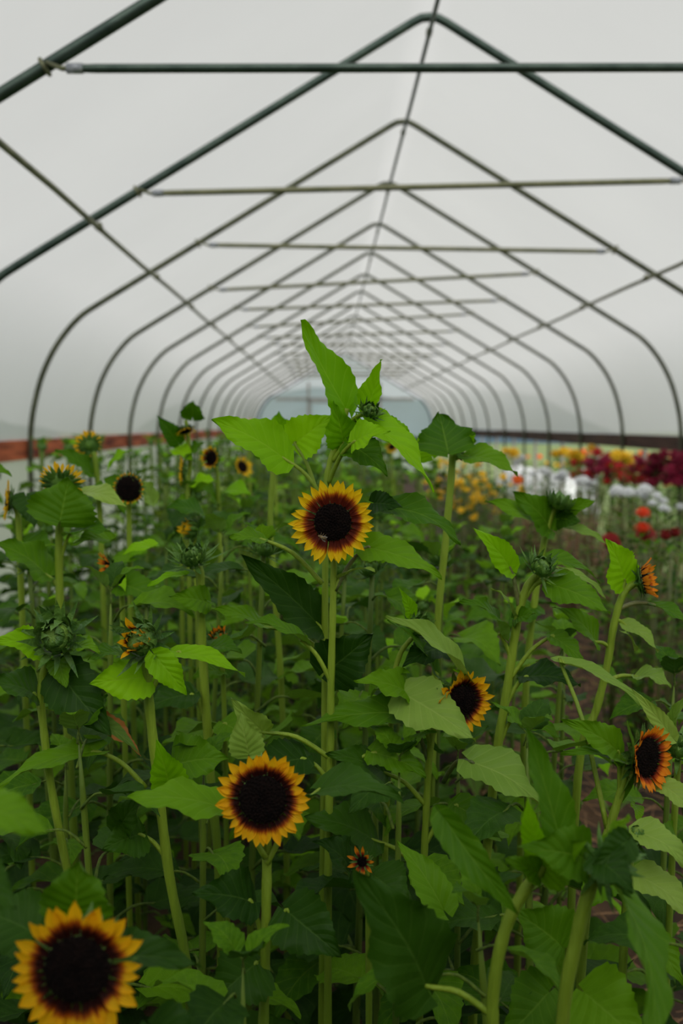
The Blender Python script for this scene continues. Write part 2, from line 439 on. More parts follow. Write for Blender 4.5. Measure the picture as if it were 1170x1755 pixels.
def stem_obj(root, pts, r0=.0075, r1=.005, mat='stem', name='stem', n=10):
    o = Vector(root.location)
    pp = smooth_path([Vector(p)-o for p in pts], 5)
    if r0 > .006: r0, r1 = r0*.78, r1*.86
    m = len(pp); rad = [r0+(r1-r0)*i/(m-1) for i in range(m)]
    rad = [r*(1+.06*math.sin(i*2.1)) for i, r in enumerate(rad)]
    mb = MB(); mb.tube(pp, rad, n, ridge=.06); return mb.build(name, M[mat], root)
SEED = [0]
def leaf_obj(root, B, T, width, N=(0, -.5, .85), att=None, mat='leaf', fold=.14, arch=.1, pet='stem', **k):
    SEED[0] += 1; o = Vector(root.location); mb = MB()
    blade(mb, Vector(B)-o, Vector(T)-o, width, N, fold, arch, seed=SEED[0], **k)
    if att is not None:
        A = Vector(att)-o; b = Vector(B)-o; mid = (A+b)/2 + Vector((0, 0, .12*(A-b).length))
        e = b+(Vector(T)-Vector(B))*.06
        mb.tube(smooth_path([A, mid, b, e], 4), [.0042-.0022*i/12 for i in range(13)], 6, 1)
    return mb.build('leaf', [M[mat], M[pet]], root)

def hero(label, stem_px, Y, group='sunflowers of the bed', r=(.0095, .006), ground=None, leaves=(), mat='stem', name='sunflower'):
    """stem_px from the top down, in photo coordinates; (px, py[, Y])"""
    pts = [W(p[0], p[1], p[2] if len(p) > 2 else Y) for p in stem_px]
    g = ground or (pts[-1].x + (pts[-1].x-pts[0].x)*.12, pts[-1].y+.02)
    base = Vector((g[0], g[1], -.01))
    root = thing(name, label, 'sunflower', (base.x, base.y, 0), group)
    path = [base]+([Vector((base.x*.6+pts[-1].x*.4, base.y*.6+pts[-1].y*.4, pts[-1].z*.45))] if pts[-1].z > .3 else []) + pts[::-1]
    stem_obj(root, path, r[0], r[1], mat)
    pxm = F/Y
    for L in leaves:
        d = dict(N=(0, -.55, .8), att=None, mat='leaf', fold=.14, arch=.1, pet='stem', Yb=Y, Yt=Y-.04)
        d.update(L[5] if len(L) > 5 else {})
        B = W(L[0], L[1], d.pop('Yb')); T = W(L[2], L[3], d.pop('Yt'))
        if d['att']: 
            a = d['att']; d['att'] = W(a[0], a[1], a[2] if len(a) > 2 else Y)
        leaf_obj(root, B, T, L[4]/pxm, **d)
    return root
def rel(root, px, py, Y): return W(px, py, Y)-Vector(root.location)

# ------------------------------------------------------------------ greenhouse
XC, S0, SP, ZE = .5436, 5.4824, 1.83, EYE
half = [(0, 2.150), (.045, 2.145), (.09, 2.122), (.9, 1.637), (1.77, 1.118), (2.2, .860), (2.33, .772), (2.44, .655), (2.53, .525), (2.61, .36), (2.665, .18), (2.70, 0), (2.712, -.2), (2.715, -.7), (2.715, -1.45)]
prof = [(-x, z) for x, z in reversed(half)] + half[1:]
def xat(z):   # half-width of a hoop at a height above the eye
    for (x0, z0), (x1, z1) in zip(half, half[1:]):
        if z1 <= z <= z0: return x0+(x1-x0)*(z0-z)/(z0-z1)
    return 2.7
ties = {-1: (90, 115, 113), 0: (230, 328, 307), 1: (340, 417, 428), 2: (362, 494, 467), 3: (398, 528, 513), 4: (410, 558, 537), 5: (445, 577, 566)}
ORD = {-2: 'steel hoop just overhead, nearest of all and above the picture', -1: 'thick near steel hoop crossing the top left corner',
 0: 'second steel hoop, its bent peak touching the top edge of the picture', 1: 'third steel hoop, whole cross tie in view', 2: 'fourth steel hoop, tie sloping up to the right',
 3: 'fifth steel hoop counted from the viewer', 4: 'sixth steel hoop counted from the viewer', 5: 'seventh steel hoop counted from the viewer', 6: 'eighth steel hoop counted from the viewer', 7: 'ninth steel hoop counted from the viewer',
 8: 'tenth steel hoop counted from the viewer', 9: 'eleventh steel hoop counted from the viewer', 10: 'sixth steel hoop before the end wall', 11: 'fifth steel hoop before the end wall', 12: 'fourth steel hoop before the end wall', 13: 'third steel hoop before the end wall', 14: 'second steel hoop before the end wall'}
for j in range(-2, 15):
    Y = S0+SP*j if j < 14 else S0+SP*14
    if j == 14: ORD[j] = 'last steel hoop, framing the end wall'
    if j == 13: ORD[j] = 'steel hoop next to the one framing the end wall'
    if j in (10, 11, 12): ORD[j] = ORD[j].replace('before', 'in front of')
    t = thing('greenhouse_hoop', ORD[j] + ', grey galvanised pipe', 'greenhouse hoop', (XC, Y, 0), 'steel hoops of the tunnel')
    pts = [Vector((x, 0, z+ZE)) for x, z in prof]
    a = smooth_path(pts[:12], 3)[:-1] + pts[11:18] + smooth_path(pts[17:], 3)[1:]
    mb = MB(); mb.tube(a, .0235 if j < 1 else .0205, 12); mb.build('arch_pipe', M['pipe'] if j < 1 else M['pipe_mid'], t)
    if j < 13:
        if j in ties:
            lx, ly, ry = ties[j]
            zl = W(lx, ly, Y).z-ZE; rx = 561+(xat(1.28)+XC)/Y*F; zr = W(rx, ry, Y).z-ZE
        else:
            rr = random.Random(j); zl = 1.29+rr.uniform(-.03, .03); zr = 1.29+rr.uniform(-.03, .03)
        xl, xr = -xat(zl), xat(zr); yo = -.045
        mb = MB()
        A = Vector((xl+.10, yo, zl+ZE-.02)); B = Vector((xr-.10, yo, zr+ZE-.02)); d = (B-A).normalized()
        mb.tube([A, A+d*.02, A+d*.09, B-d*.09, B-d*.02, B], [.011, .013, .0155, .0155, .013, .011], 10)
        mb.build('cross_tie', M['pipe'] if j < 0 else M['pipe_light'], t)
        for sx, xx, zz, E in ((1, xl, zl, A), (-1, xr, zr, B)):
            c = MB()
            dirp = Vector((1*sx, 0, .6)).normalized(); nn = Vector((-.6*sx, 0, 1)).normalized()*-1
            ctr = Vector((xx, 0, zz+ZE))
            ring = [ctr + Vector((0, 1, 0))*math.cos(q*2*PI/12)*.029 + nn*math.sin(q*2*PI/12)*.029 for q in range(13)]
            c.tube(ring, .008, 6); c.tube([ctr+dirp*.014+Vector((0, -.027, 0)), E+Vector((-.03*sx, 0, 0)), E+d*.03*sx], [.008, .009, .012], 6)
            c.build('clamp', M['pipe_light'], t)
            tp = MB(); tp.tube([E-d*.012*sx, E+d*.045*sx], .0175, 10); tp.build('tape_wrap', M['tape'], t)
for nm, xx, zz, r, lb in (('ridge_purlin', 0, 2.105, .0125, 'long thin steel pipe running along the peak of the tunnel'),
    ('side_purlin', -1.77, 1.085, .0145, 'long steel pipe running along the left roof slope, tied under the hoops'),
    ('side_purlin', 1.77, 1.085, .0145, 'long steel pipe running along the right roof slope, tied under the hoops')):
    t = thing(nm, lb, 'purlin', (XC+xx, 0, 0))
    mb = MB(); mb.tube([(0, y, ZE+zz-.035+.006*math.sin(y*1.7)) for y in [-.7+1.06*i for i in range(31)]], r, 8); mb.build('pipe', M['pipe_light'] if xx else M['pipe'], t)
    for j in range(-1, 14):
        c = MB(); Y = S0+SP*j
        c.tube([(0, Y-.03, ZE+zz-.035), (0, Y, ZE+zz-.02), (0, Y+.03, ZE+zz-.035)], r*1.35, 8); c.build('clamp', M['pipe_light'], t)

Y0, Y1 = -2.5, S0+SP*14+.06
def skin(name, seg, mat, ys=None):
    ys = ys or [Y0+(Y1-Y0)*i/60 for i in range(61)]
    vs = []; fs = []
    off = []
    for i, (x, z) in enumerate(seg):
        a = Vector(seg[max(i-1, 0)]); b = Vector(seg[min(i+1, len(seg)-1)]); tt = (b-a).normalized()
        nn = Vector((-tt.y, tt.x)); off.append(Vector((x, z))+nn*.062)
    for y in ys:
        ph = ((y-S0)/SP) % 1.0; sag = .012*math.sin(PI*ph)
        for i, p in enumerate(off):
            nrm = (Vector((0, .2))-p).normalized()*sag
            vs.append((XC+p.x+nrm.x, y, p.y+ZE+nrm.y))
    n = len(off)
    for a in range(len(ys)-1):
        for i in range(n-1):
            q = a*n+i; fs.append((q, q+1, q+n+1, q+n))
    mb = MB(); mb.add(vs, fs); o = mb.build(name, mat)
    return tag(o, kind='structure')
BT, BB = 1.33, 1.19     # hip board top and bottom
lp = [(-x, z) for x, z in reversed(half)]
skin('ceiling', [p for p in prof if p[1] >= 1.117], M['film'])
ys = None
left_low = [(-2.715, -1.45), (-2.715, -.7), (-2.712, -.26)]
skin('wall_left', left_low+[p for p in lp if -.25 <= p[1] <= 1.119], M['film'])
skin('wall_right', [p for p in half if -.01 <= p[1] <= 1.119]+[(2.712, -.125)], M['film'])
def board(name, x, mat):
    mb = MB(); y = Y0; rr = random.Random(5)
    while y < Y1-.1:
        y2 = min(y+3.66, Y1); dz = rr.uniform(-.008, .008)
        mb.box((x-.017, y+.002, BB+dz), (x+.017, y2-.002, BT+dz)); y = y2
    return tag(mb.build(name, mat, smooth=False), kind='structure')
board('trim_left', XC-2.715-.042, M['wood']); board('trim_right', XC+2.715+.042, M['wood_dark'])
# end wall: film on a frame with a door
sh = [(x*.995, z) for x, z in prof]
def endwall(name, y, mat):
    mb = MB(); cx = (0, .4); vs = []; fs = []
    vs.append((XC+cx[0], y, ZE+cx[1]))
    for x, z in sh: vs.append((XC+x, y, ZE+z))
    fs = [(0, i, i+1) for i in range(1, len(sh))]+[(0, len(sh), 1)]
    mb.add(vs, fs); return tag(mb.build(name, mat), kind='structure')
endwall('wall_back', Y1, M['film_end']); endwall('wall_front_light_block', Y0, M['light_block'])  # front wall is unseen, made dark to keep light off the foreground
mb = MB(); ye = Y1-.05
for x0, x1, z0, z1 in ((-.92, -.85, 0, 2.75), (1.28, 1.38, 0, 2.75), (.32, .38, 1.45, 3.3), (-1.9, 2.4, 2.18, 2.27), (-.85, 1.3, 2.96, 3.02)):
    mb.box((XC-.25+x0, ye-.03, z0), (XC-.25+x1, ye+.03, z1))
tag(mb.build('trim_back', M['post'], smooth=False), kind='structure')
mb = MB()
for x0, x1, z0, z1 in ((-.84, -.80, .02, 2.16), (1.22, 1.26, .02, 2.16), (-.84, 1.26, 2.11, 2.16), (-.84, 1.26, 1.0, 1.06), (-.84, 1.26, .02, .12)):
    mb.box((XC-.25+x0, ye-.06, z0), (XC-.25+x1, ye-.032, z1))
mb.box((XC-.25-.80, ye-.05, .12), (XC-.25+1.22, ye-.045, 2.11), 1)
tag(mb.build('door_1', [M['post'], M['film_end']], smooth=False), kind='structure')
# posts under the right hip board
for i in range(14):
    Y = S0+SP*(i-.5)+.3
    mb = MB(); mb.box((-.02, -.02, 0), (.02, .02, BB-.002)); o = mb.build('side_post', M['post'], smooth=False)
    o.location = (XC+2.715+.052, Y, 0)
    tag(o, 'slim grey post under the right hip board, one of a row along the open side', 'post', 'posts under the right hip board')

# ground inside and out
def ground(name, x0, x1, y0, y1, nx, ny, z, amp, mat, fr=1.5):
    vs = []; fs = []
    for i in range(ny+1):
        for k in range(nx+1):
            x = x0+(x1-x0)*k/nx; y = y0+(y1-y0)*i/ny
            vs.append((x, y, z+amp*noise.noise(Vector((x*fr, y*fr, 3)))+amp*.4*noise.noise(Vector((x*6, y*6, 1)))))
    for i in range(ny):
        for k in range(nx):
            a = i*(nx+1)+k; fs.append((a, a+1, a+nx+2, a+nx+1))
    mb = MB(); mb.add(vs, fs); return tag(mb.build(name, mat), kind='structure')
ground('floor', XC-2.8, XC+2.8, Y0, Y1, 60, 200, -.02, .025, M['soil'])
ground('ground_outside', -160, 160, -60, 200, 20, 20, -.12, .02, M['grass'], .1)
def hillmesh(name, pts, depth):
    mb = MB(); n = len(pts); rows = 8; vs = []
    for r in range(rows+1):
        q = r/rows
        for i, (x, y, h) in enumerate(pts):
            d = Vector((x, y, 0)).normalized()
            hh = h*math.sin(PI*.5*min(1, q*1.6))+.7*noise.noise(Vector((x*.22, y*.22, r)))*min(1, h/2)*min(1, q*3)
            p = Vector((x, y, 0))+d*depth*q
            vs.append((p.x, p.y, max(hh, 0)-.1))
    fs = [(r*n+i, r*n+i+1, (r+1)*n+i+1, (r+1)*n+i) for r in range(rows) for i in range(n-1)]
    mb.add(vs, fs); return tag(mb.build(name, M['hill']), kind='structure')
hillmesh('hill_left', [(-20-3*math.sin(i*.5), -40+2.2*i, (6.6+1.3*math.sin(i*.8))*min(1, (49-i)/14)) for i in range(50)], 14)
hillmesh('hill_back', [(-16+1.5*i, 78+3*math.sin(i*.4), 4.3*min(1, i/4, (26-i)/4)+.4*math.sin(i*.75)) for i in range(27)], 25)

# straw and weeds on the soil
rr = random.Random(9); mb = MB()
for i in range(5200):
    x = rr.uniform(.5, 3.1); y = rr.uniform(1.2, 12)*rr.uniform(.5, 1); a = rr.uniform(0, PI); l = rr.uniform(.02, .09); w = rr.uniform(.001, .003)
    z = .006+rr.random()*.018; dz = rr.uniform(-.012, .02); c, s = math.cos(a), math.sin(a)
    mb.add([(x-c*l-s*w, y-s*l+c*w, z), (x-c*l+s*w, y-s*l-c*w, z), (x+c*l+s*w, y+s*l-c*w, z+dz), (x+c*l-s*w, y+s*l+c*w, z+dz), (x, y, z+dz/2+w*1.6)],
           [(0, 1, 4), (1, 2, 4), (2, 3, 4), (3, 0, 4)])
tag(mb.build('straw_mulch', M['straw'], smooth=False), 'loose straw and dry stalk bits scattered over the brown soil at the right', 'straw', kind='stuff')
mb = MB()
for i in range(2600):
    x = rr.uniform(-2.0, 3.1); y = rr.uniform(1.1, 9); h = rr.uniform(.02, .11)
    if x > .6 and rr.random() < .8: continue
    for q in range(3):
        a = rr.uniform(0, 2*PI); d = Vector((math.cos(a), math.sin(a), 0)); s_ = Vector((-d.y, d.x, 0))*h*.14; o = Vector((x, y, 0))
        mb.add([o, o+d*h*.5+s_+Vector((0, 0, h*.6)), o+d*h+Vector((0, 0, h*.75)), o+d*h*.5-s_+Vector((0, 0, h*.6))], [(0, 1, 2, 3)], [(0, .5), (.5, 1), (1, .5), (.5, 0)])
tag(mb.build('low_weeds', M['leaf'], smooth=True), 'low green weeds sprouting between the sunflower stems', 'weeds', kind='stuff')

# ------------------------------------------------------------------ hero sunflowers
CAMN = (0, -1, .25)
def face(px, py): return (0, -1, .15)
g = dict
# bloom in the middle
h1 = hero('sharp central sunflower bloom, yellow petals with maroon ring and a bee on it',
  [(571, 905, 1.45), (572, 960, 1.46), (570, 1050), (567, 1180), (566, 1290), (562, 1500)], 1.46, r=(.0085, .0055), leaves=[
  (628, 938, 757, 990, 62, g(N=(-.1, -.75, .7), att=(574, 1012), pet='stem_dark', mat='leaf', fold=.1, Yt=1.40)),
  (585, 990, 642, 977, 26, g(N=(0, -.2, 1), att=(574, 1010), mat='leaf_pale')),
  (450, 925, 392, 922, 40, g(N=(0, -.6, .8), att=(552, 1000), Yt=1.44)),
  (560, 1150, 640, 1085, 105, g(N=(-.2, -1, -.1), mat='leaf_dark', att=(568, 1195), Yb=1.52, Yt=1.5)),
  (450, 1255, 395, 1195, 50, g(N=CAMN, att=(566, 1300), mat='leaf_pale')),
  (520, 1100, 420, 1065, 55, g(N=(0, -.25, 1), att=(568, 1170))),
  (640, 1290, 730, 1330, 70, g(N=(0, -.6, .8), att=(566, 1345))),
  (520, 1300, 420, 1330, 80, g(N=(0, -.7, .7), att=(564, 1340), mat='leaf_dark'))])
make_head(h1, rel(h1, 570, 895, 1.42), (-.02, -1, .02), .0605, .475, 42, 'petal', (.0, .12), True, .93, 3)
# tall leafy shoot behind the central bloom
h2 = hero('tallest leafy shoot with a green bud, rising behind the central bloom against the film',
  [(594, 700), (585, 740), (566, 790), (558, 850), (557, 1000), (556, 1290), (553, 1500)], 1.56, r=(.0085, .005), leaves=[
  (592, 700, 516, 548, 84, g(N=(.75, -.8, .25), mat='leaf_young', fold=.20, arch=-.03, wavy=.07, Yt=1.5)),
  (628, 703, 652, 616, 44, g(N=(-.55, -.8, .2), mat='leaf_young', fold=.22, att=(598, 735), arch=-.05)),
  (588, 760, 572, 688, 62, g(N=(.1, -1, .1), mat='leaf_young', fold=.1, att=(580, 780))),
  (606, 758, 668, 738, 56, g(N=(-.1, -.8, .5), mat='leaf_young', att=(562, 830), Yb=1.5, Yt=1.46)),
  (600, 762, 664, 815, 62, g(N=(.2, -.9, .4), mat='leaf', att=(570, 790), Yb=1.54, Yt=1.5)),
  (625, 722, 742, 845, 62, g(N=(.5, -.8, .55), mat='leaf_young', att=(592, 740), arch=.12, fold=.2)),
  (655, 730, 712, 765, 46, g(N=(.2, -1, .3), mat='leaf_young', Yb=1.6, Yt=1.6)),
  (488, 787, 362, 719, 92, g(N=(.15, -.85, .6), mat='leaf_young', att=(560, 865), fold=.12, arch=.08)),
  (505, 760, 572, 712, 76, g(N=(.1, -1, .2), mat='leaf_young', att=(545, 850, 1.6), Yb=1.62, Yt=1.6)),
  (640, 862, 690, 870, 42, g(N=(0, -1, .3), mat='leaf_dark')),
  (668, 870, 790, 932, 72, g(N=(-.1, -.5, .9), mat='leaf', att=(625, 882), fold=.1, arch=.14)),
  (547, 1072, 412, 950, 78, g(N=(.5, -.9, .2), mat='leaf_dark', att=(556, 1095), arch=.06)),
  (455, 1075, 362, 1045, 44, g(N=(0, -.5, .85), mat='leaf', att=(556, 1120)))])
make_bud(h2, rel(h2, 634, 704, 1.54), (.3, -.5, .6), .0125, 4)
stem = stem_obj(h2, [W(590, 735, 1.56), W(610, 715, 1.55), W(634, 708, 1.54)], .0035, .003, name='stalk')
# near left-of-centre bloom
h3 = hero('large sunflower bloom below the middle, wide black disc and short golden petals',
  [(452, 1378, 1.21), (457, 1450, 1.22), (456, 1560), (453, 1700), (450, 1850)], 1.21, r=(.0095, .007), leaves=[
  (426, 1292, 412, 1222, 64, g(N=CAMN, mat='leaf_pale', Yb=1.25, Yt=1.25, fold=.06)),
  (385, 1385, 203, 1371, 84, g(N=(.1, -.35, .95), mat='leaf', att=(455, 1470), fold=.06, arch=.08)),
  (545, 1355, 690, 1372, 90, g(N=(0, -.5, .85), mat='leaf_dark', att=(457, 1480), Yb=1.25, Yt=1.15, arch=.1)),
  (430, 1545, 330, 1530, 95, g(N=(.2, -.7, .7), mat='leaf_dark', att=(455, 1640))),
  (490, 1560, 585, 1640, 110, g(N=(-.2, -.8, .6), mat='leaf_dark', att=(455, 1620))),
  (440, 1650, 360, 1720, 120, g(N=(.1, -.8, .6), mat='leaf_dark', att=(455, 1700)))])
make_head(h3, rel(h3, 450, 1370, 1.17), (-.06, -1, .12), .0575, .54, 40, 'petal_deep', (.0, .18), True, .92, 8)
# nearest bloom, bottom left
h4 = hero('blurred nearest sunflower bloom in the bottom left corner, cut off by the frame',
  [(135, 1668, .88), (140, 1760, .89), (145, 1900)], .89, r=(.0095, .007), leaves=[
  (132, 1568, 136, 1474, 138, g(N=(0, -.9, .5), mat='leaf', Yb=.92, Yt=.92, att=(140, 1720), fold=.05)),
  (175, 1650, 345, 1657, 100, g(N=(-.1, -.4, .9), mat='leaf_dark', att=(142, 1760), Yb=.95, Yt=.9)),
  (60, 1600, -40, 1560, 130, g(N=(.1, -.6, .8), mat='leaf_dark', att=(142, 1780), Yb=.98, Yt=1.0)),
  (260, 1760, 340, 1830, 110, g(N=(0, -.6, .8), mat='leaf_dark'))])
make_head(h4, rel(h4, 132, 1662, .85), (.02, -1, .1), .0600, .53, 30, 'petal_deep', (.0, .2), True, .9, 12, plen=1.02)
h4b = hero('near sunflower at the left edge, one blurred bright leaf reaching in', [(-60, 1400, .82), (-75, 1600), (-80, 1800)], .82,
  leaves=[(-60, 1385, 84, 1428, 100, g(N=(.1, -.55, .8), mat='leaf', arch=.12, Yt=.8, fold=.05)), (-70, 1500, 30, 1560, 110, g(mat='leaf_dark'))])
# cup-shaped bloom right of centre
h5 = hero('half-open sunflower tilted right, orange-yellow petals over a broad leaf, right of centre',
  [(775, 1200, 1.5), (752, 1222, 1.49), (738, 1275), (732, 1350), (727, 1460), (722, 1600)], 1.48, r=(.008, .0055), leaves=[
  (690, 1188, 815, 1270, 96, g(N=(-.1, -.75, .65), mat='leaf_pale', Yb=1.47, Yt=1.38, fold=.05, arch=.05)),
  (792, 1160, 662, 1055, 58, g(N=(-.35, -.4, .85), mat='leaf_pale', Yb=1.47, Yt=1.42, fold=.25, att=(770, 1200))),
  (705, 1190, 606, 1166, 66, g(N=(.1, -.6, .8), mat='leaf', att=(738, 1280), wavy=.1)),
  (697, 1222, 514, 1244, 70, g(N=(0, -.45, .9), mat='leaf', att=(735, 1310), pet='stem_dark', arch=.06, fold=.08)),
  (660, 1325, 560, 1290, 70, g(N=(0, -.7, .7), mat='leaf_dark', att=(729, 1380))),
  (780, 1380, 860, 1440, 60, g(N=(0, -.6, .8), mat='leaf', att=(727, 1450))),
  (640, 1440, 520, 1400, 95, g(N=(0, -.5, .8), mat='leaf_dark', att=(725, 1500))),
  (800, 1170, 775, 1148, 26, g(mat='leaf_young'))])
make_head(h5, rel(h5, 790, 1202, 1.46), (.50, -1, -.08), .051, .52, 32, 'petal_deep', (.30, .6), True, .85, 21, plen=1.1)
# right-hand rusty bloom
h6 = hero('rust-orange sunflower bloom facing right, at the right side below the middle',
  [(1090, 1302, 1.38), (1072, 1330), (1058, 1375), (1035, 1450), (1000, 1600)], 1.38, r=(.0095, .006), leaves=[
  (960, 1135, 1098, 1206, 44, g(N=(.1, -.35, .9), mat='leaf_pale', att=(1040, 1420), Yb=1.5, Yt=1.45)),
  (1150, 1262, 1082, 1180, 34, g(N=(-.5, -.5, .7), mat='leaf_pale', Yb=1.42, Yt=1.42)),
  (1060, 1290, 965, 1232, 62, g(N=(.3, -.8, .4), mat='leaf', att=(1062, 1365))),
  (1070, 1305, 962, 1290, 40, g(N=(.1, -.5, .85), mat='leaf', att=(1060, 1372))),
  (1088, 1380, 1092, 1412, 24, g(N=CAMN, mat='leaf')),
  (1135, 1345, 1190, 1400, 50, g(N=(.1, -.6, .8), mat='leaf_pale', att=(1070, 1340))),
  (1062, 1365, 1075, 1235, 20, g(N=(.6, -.5, .2), mat='leaf'))])
make_head(h6, rel(h6, 1108, 1298, 1.37), (.72, -.9, .10), .054, .55, 32, 'petal_rust', (.35, .7), True, .9, 31, plen=.95)
# small rusty bloom upper right
h7 = hero('small orange sunflower seen edge-on at right, big upright leaf beside its bent neck',
  [(1100, 1002, 1.62), (1085, 1001), (1066, 1022), (1052, 1070), (1040, 1140), (1022, 1215), (990, 1330)], 1.62, r=(.009, .0065), leaves=[
  (1070, 996, 1042, 925, 74, g(N=(.25, -1, .2), mat='leaf_young', att=(1063, 1035), fold=.08, arch=.04)),
  (1118, 1036, 1190, 1082, 38, g(N=(.2, -.4, .9), mat='leaf', att=(1058, 1045), pet='stem_dark')),
  (1070, 1070, 1128, 1117, 36, g(N=(.1, -.45, .9), mat='leaf_pale', att=(1052, 1062))),
  (1092, 1160, 1150, 1180, 50, g(N=(.1, -.5, .85), mat='leaf_pale', att=(1035, 1170), arch=.2)),
  (1020, 1100, 950, 1040, 52, g(N=(-.2, -.6, .7), mat='leaf', att=(1045, 1110))),
  (1085, 1110, 1060, 1080, 24, g(mat='leaf_pale'))])
make_head(h7, rel(h7, 1104, 994, 1.62), (.92, -.4, .25), .038, .62, 26, 'petal_rust', (.75, 1.15), False, .9, 41, plen=1.3)
# spiky bud plants
h8 = hero('sunflower with a pale spiky green bud on a forked neck, right of centre',
  [(922, 985, 1.6), (905, 1002), (893, 1035), (882, 1090), (868, 1185), (850, 1300), (834, 1460), (815, 1640)], 1.6, r=(.011, .007), leaves=[
  (874, 975, 810, 904, 48, g(N=(.2, -.9, .3), mat='leaf_young', att=(889, 1040), pet='stem_dark')),
  (945, 1002, 1046, 1052, 62, g(N=(-.2, -.7, .7), mat='leaf', Yb=1.58, Yt=1.52, fold=.06)),
  (948, 955, 1028, 1000, 34, g(N=(.3, -.4, .8), mat='leaf', Yb=1.65, Yt=1.65)),
  (958, 975, 1038, 1025, 26, g(N=(.3, -.3, .9), mat='leaf_pale', Yb=1.63, Yt=1.6)),
  (880, 1056, 840, 1008, 24, g(N=(-.2, -.4, .8), mat='leaf_pale', arch=.1)),
  (882, 1060, 918, 1052, 36, g(N=(0, -.8, .5), mat='leaf', arch=.05)),
  (858, 1090, 790, 1028, 60, g(N=(.3, -.35, .85), mat='leaf', att=(878, 1140), arch=.18)),
  (945, 1090, 1000, 1140, 44, g(N=(.1, -.6, .8), mat='leaf', att=(873, 1165))),
  (900, 1160, 995, 1175, 66, g(N=(0, -.45, .9), mat='leaf_dark', att=(866, 1210))),
  (805, 1305, 938, 1392, 84, g(N=(.1, -.5, .85), mat='leaf_pale', Yb=1.4, Yt=1.35, att=(760, 1340, 1.5), pet='stem_dark', fold=.1, arch=.12)),
  (880, 1230, 960, 1265, 50, g(N=(.1, -.5, .9), mat='leaf', att=(858, 1270)))])
make_bud(h8, rel(h8, 928, 972, 1.58), (.35, -.5, .7), .0175, 9, spiky=1.3)
stem_obj(h8, [W(893, 1035, 1.6), W(915, 1003, 1.6), W(940, 992, 1.59)], .0045, .004, name='stalk')
h9 = hero('sunflower with a nodding green bud framed by ragged leaves near the left edge',
  [(95, 1105, 1.45), (78, 1140), (70, 1190), (76, 1260), (88, 1350), (113, 1480), (150, 1640)], 1.45, r=(.0085, .006), leaves=[
  (78, 1112, -12, 1096, 66, g(N=(.1, -.75, .6), mat='leaf_young', Yt=1.4, wavy=.1)),
  (125, 1108, 172, 1118, 44, g(N=(0, -.6, .8), mat='leaf')),
  (102, 1128, 114, 1180, 46, g(N=CAMN, mat='leaf', fold=.05)),
  (60, 1190, -20, 1170, 80, g(N=(0, -.5, .8), mat='leaf_dark', att=(74, 1250))),
  (165, 1288, -10, 1352, 62, g(N=(-.1, -.35, .9), mat='leaf', att=(250, 1350), pet='stem')),
  (100, 1150, 190, 1262, 96, g(N=(.1, -.95, .25), mat='leaf_dark', fold=.08)),
  (165, 1235, 242, 1296, 40, g(N=(.1, -.5, .8), mat='leaf_dry', fold=.2))])
make_bud(h9, rel(h9, 95, 1092, 1.42), (0, -.75, .25), .0255, 14, spiky=1.1)
h10 = hero('half-open sunflower bud showing ragged orange petals inside green bracts, left side',
  [(246, 1112, 1.45), (252, 1150), (256, 1210), (268, 1320), (290, 1500), (325, 1700)], 1.45, r=(.010, .008), leaves=[
  (264, 1122, 320, 1192, 50, g(N=(.2, -.95, .3), mat='leaf_young', fold=.08, Yb=1.4)),
  (255, 1160, 153, 1172, 84, g(N=(.05, -.85, .5), mat='leaf_young', fold=.04, arch=.03, Yb=1.45)),
  (304, 1118, 420, 1158, 36, g(N=(-.1, -.45, .9), mat='leaf_young', att=(262, 1180))),
  (205, 1118, 150, 1132, 40, g(N=(0, -.4, .9), mat='leaf')),
  (290, 1348, 268, 1268, 66, g(N=(.3, -.95, .2), mat='leaf_young', att=(268, 1370))),
  (300, 1310, 392, 1300, 98, g(N=(0, -.8, .6), mat='leaf', Yb=1.5, Yt=1.48)),
  (240, 1430, 175, 1455, 80, g(N=(.1, -.8, .5), mat='leaf_dark', att=(285, 1470))),
  (205, 1420, 250, 1360, 60, g(N=(.1, -.8, .5), mat='leaf_dark', att=(250, 1460)))])
b = make_bud(h10, rel(h10, 240, 1098, 1.42), (-.35, -1, .35), .024, 17, petal='petal_deep', spiky=1.15)
h11 = hero('sunflower with a very spiky green bud on a thick stem, left of the central bloom',
  [(338, 968, 1.72), (343, 990), (345, 1080), (352, 1200), (362, 1350), (375, 1500)], 1.72, r=(.010, .009), leaves=[
  (355, 1032, 290, 1022, 50, g(N=(.05, -.9, .4), mat='leaf')),
  (318, 985, 252, 1006, 24, g(N=(0, -.4, .9), mat='leaf_young')),
  (378, 1060, 350, 1028, 24, g(N=(0, -.4, .9), mat='leaf')),
  (360, 1110, 415, 1120, 50, g(N=(0, -.5, .9), mat='leaf')),
  (330, 1190, 250, 1215, 70, g(N=(0, -.6, .8), mat='leaf_dark', att=(350, 1230))),
  (385, 1240, 450, 1290, 70, g(N=(0, -.6, .8), mat='leaf', att=(354, 1270)))])
make_bud(h11, rel(h11, 330, 955, 1.7), (-.1, -.45, .8), .020, 23, spiky=1.6)
h12 = hero('small closed bud on a purplish stem with one upright leaf, just right of the centre',
  [(716, 1085, 1.52), (700, 1100), (684, 1125), (672, 1180), (668, 1300), (660, 1450)], 1.52, r=(.007, .004), leaves=[
  (704, 1052, 683, 1007, 26, g(N=(.2, -.9, .2), mat='leaf_young')),
  (745, 1150, 664, 1062, 40, g(N=(.4, -.5, .8), mat='leaf')),
  (760, 1110, 690, 1140, 70, g(N=(0, -.6, .8), mat='leaf_dark')),
  (640, 1190, 700, 1150, 60, g(N=(0, -.5, .9), mat='leaf'))])
make_bud(h12, rel(h12, 719, 1075, 1.51), (.3, -.5, .5), .0155, 27)
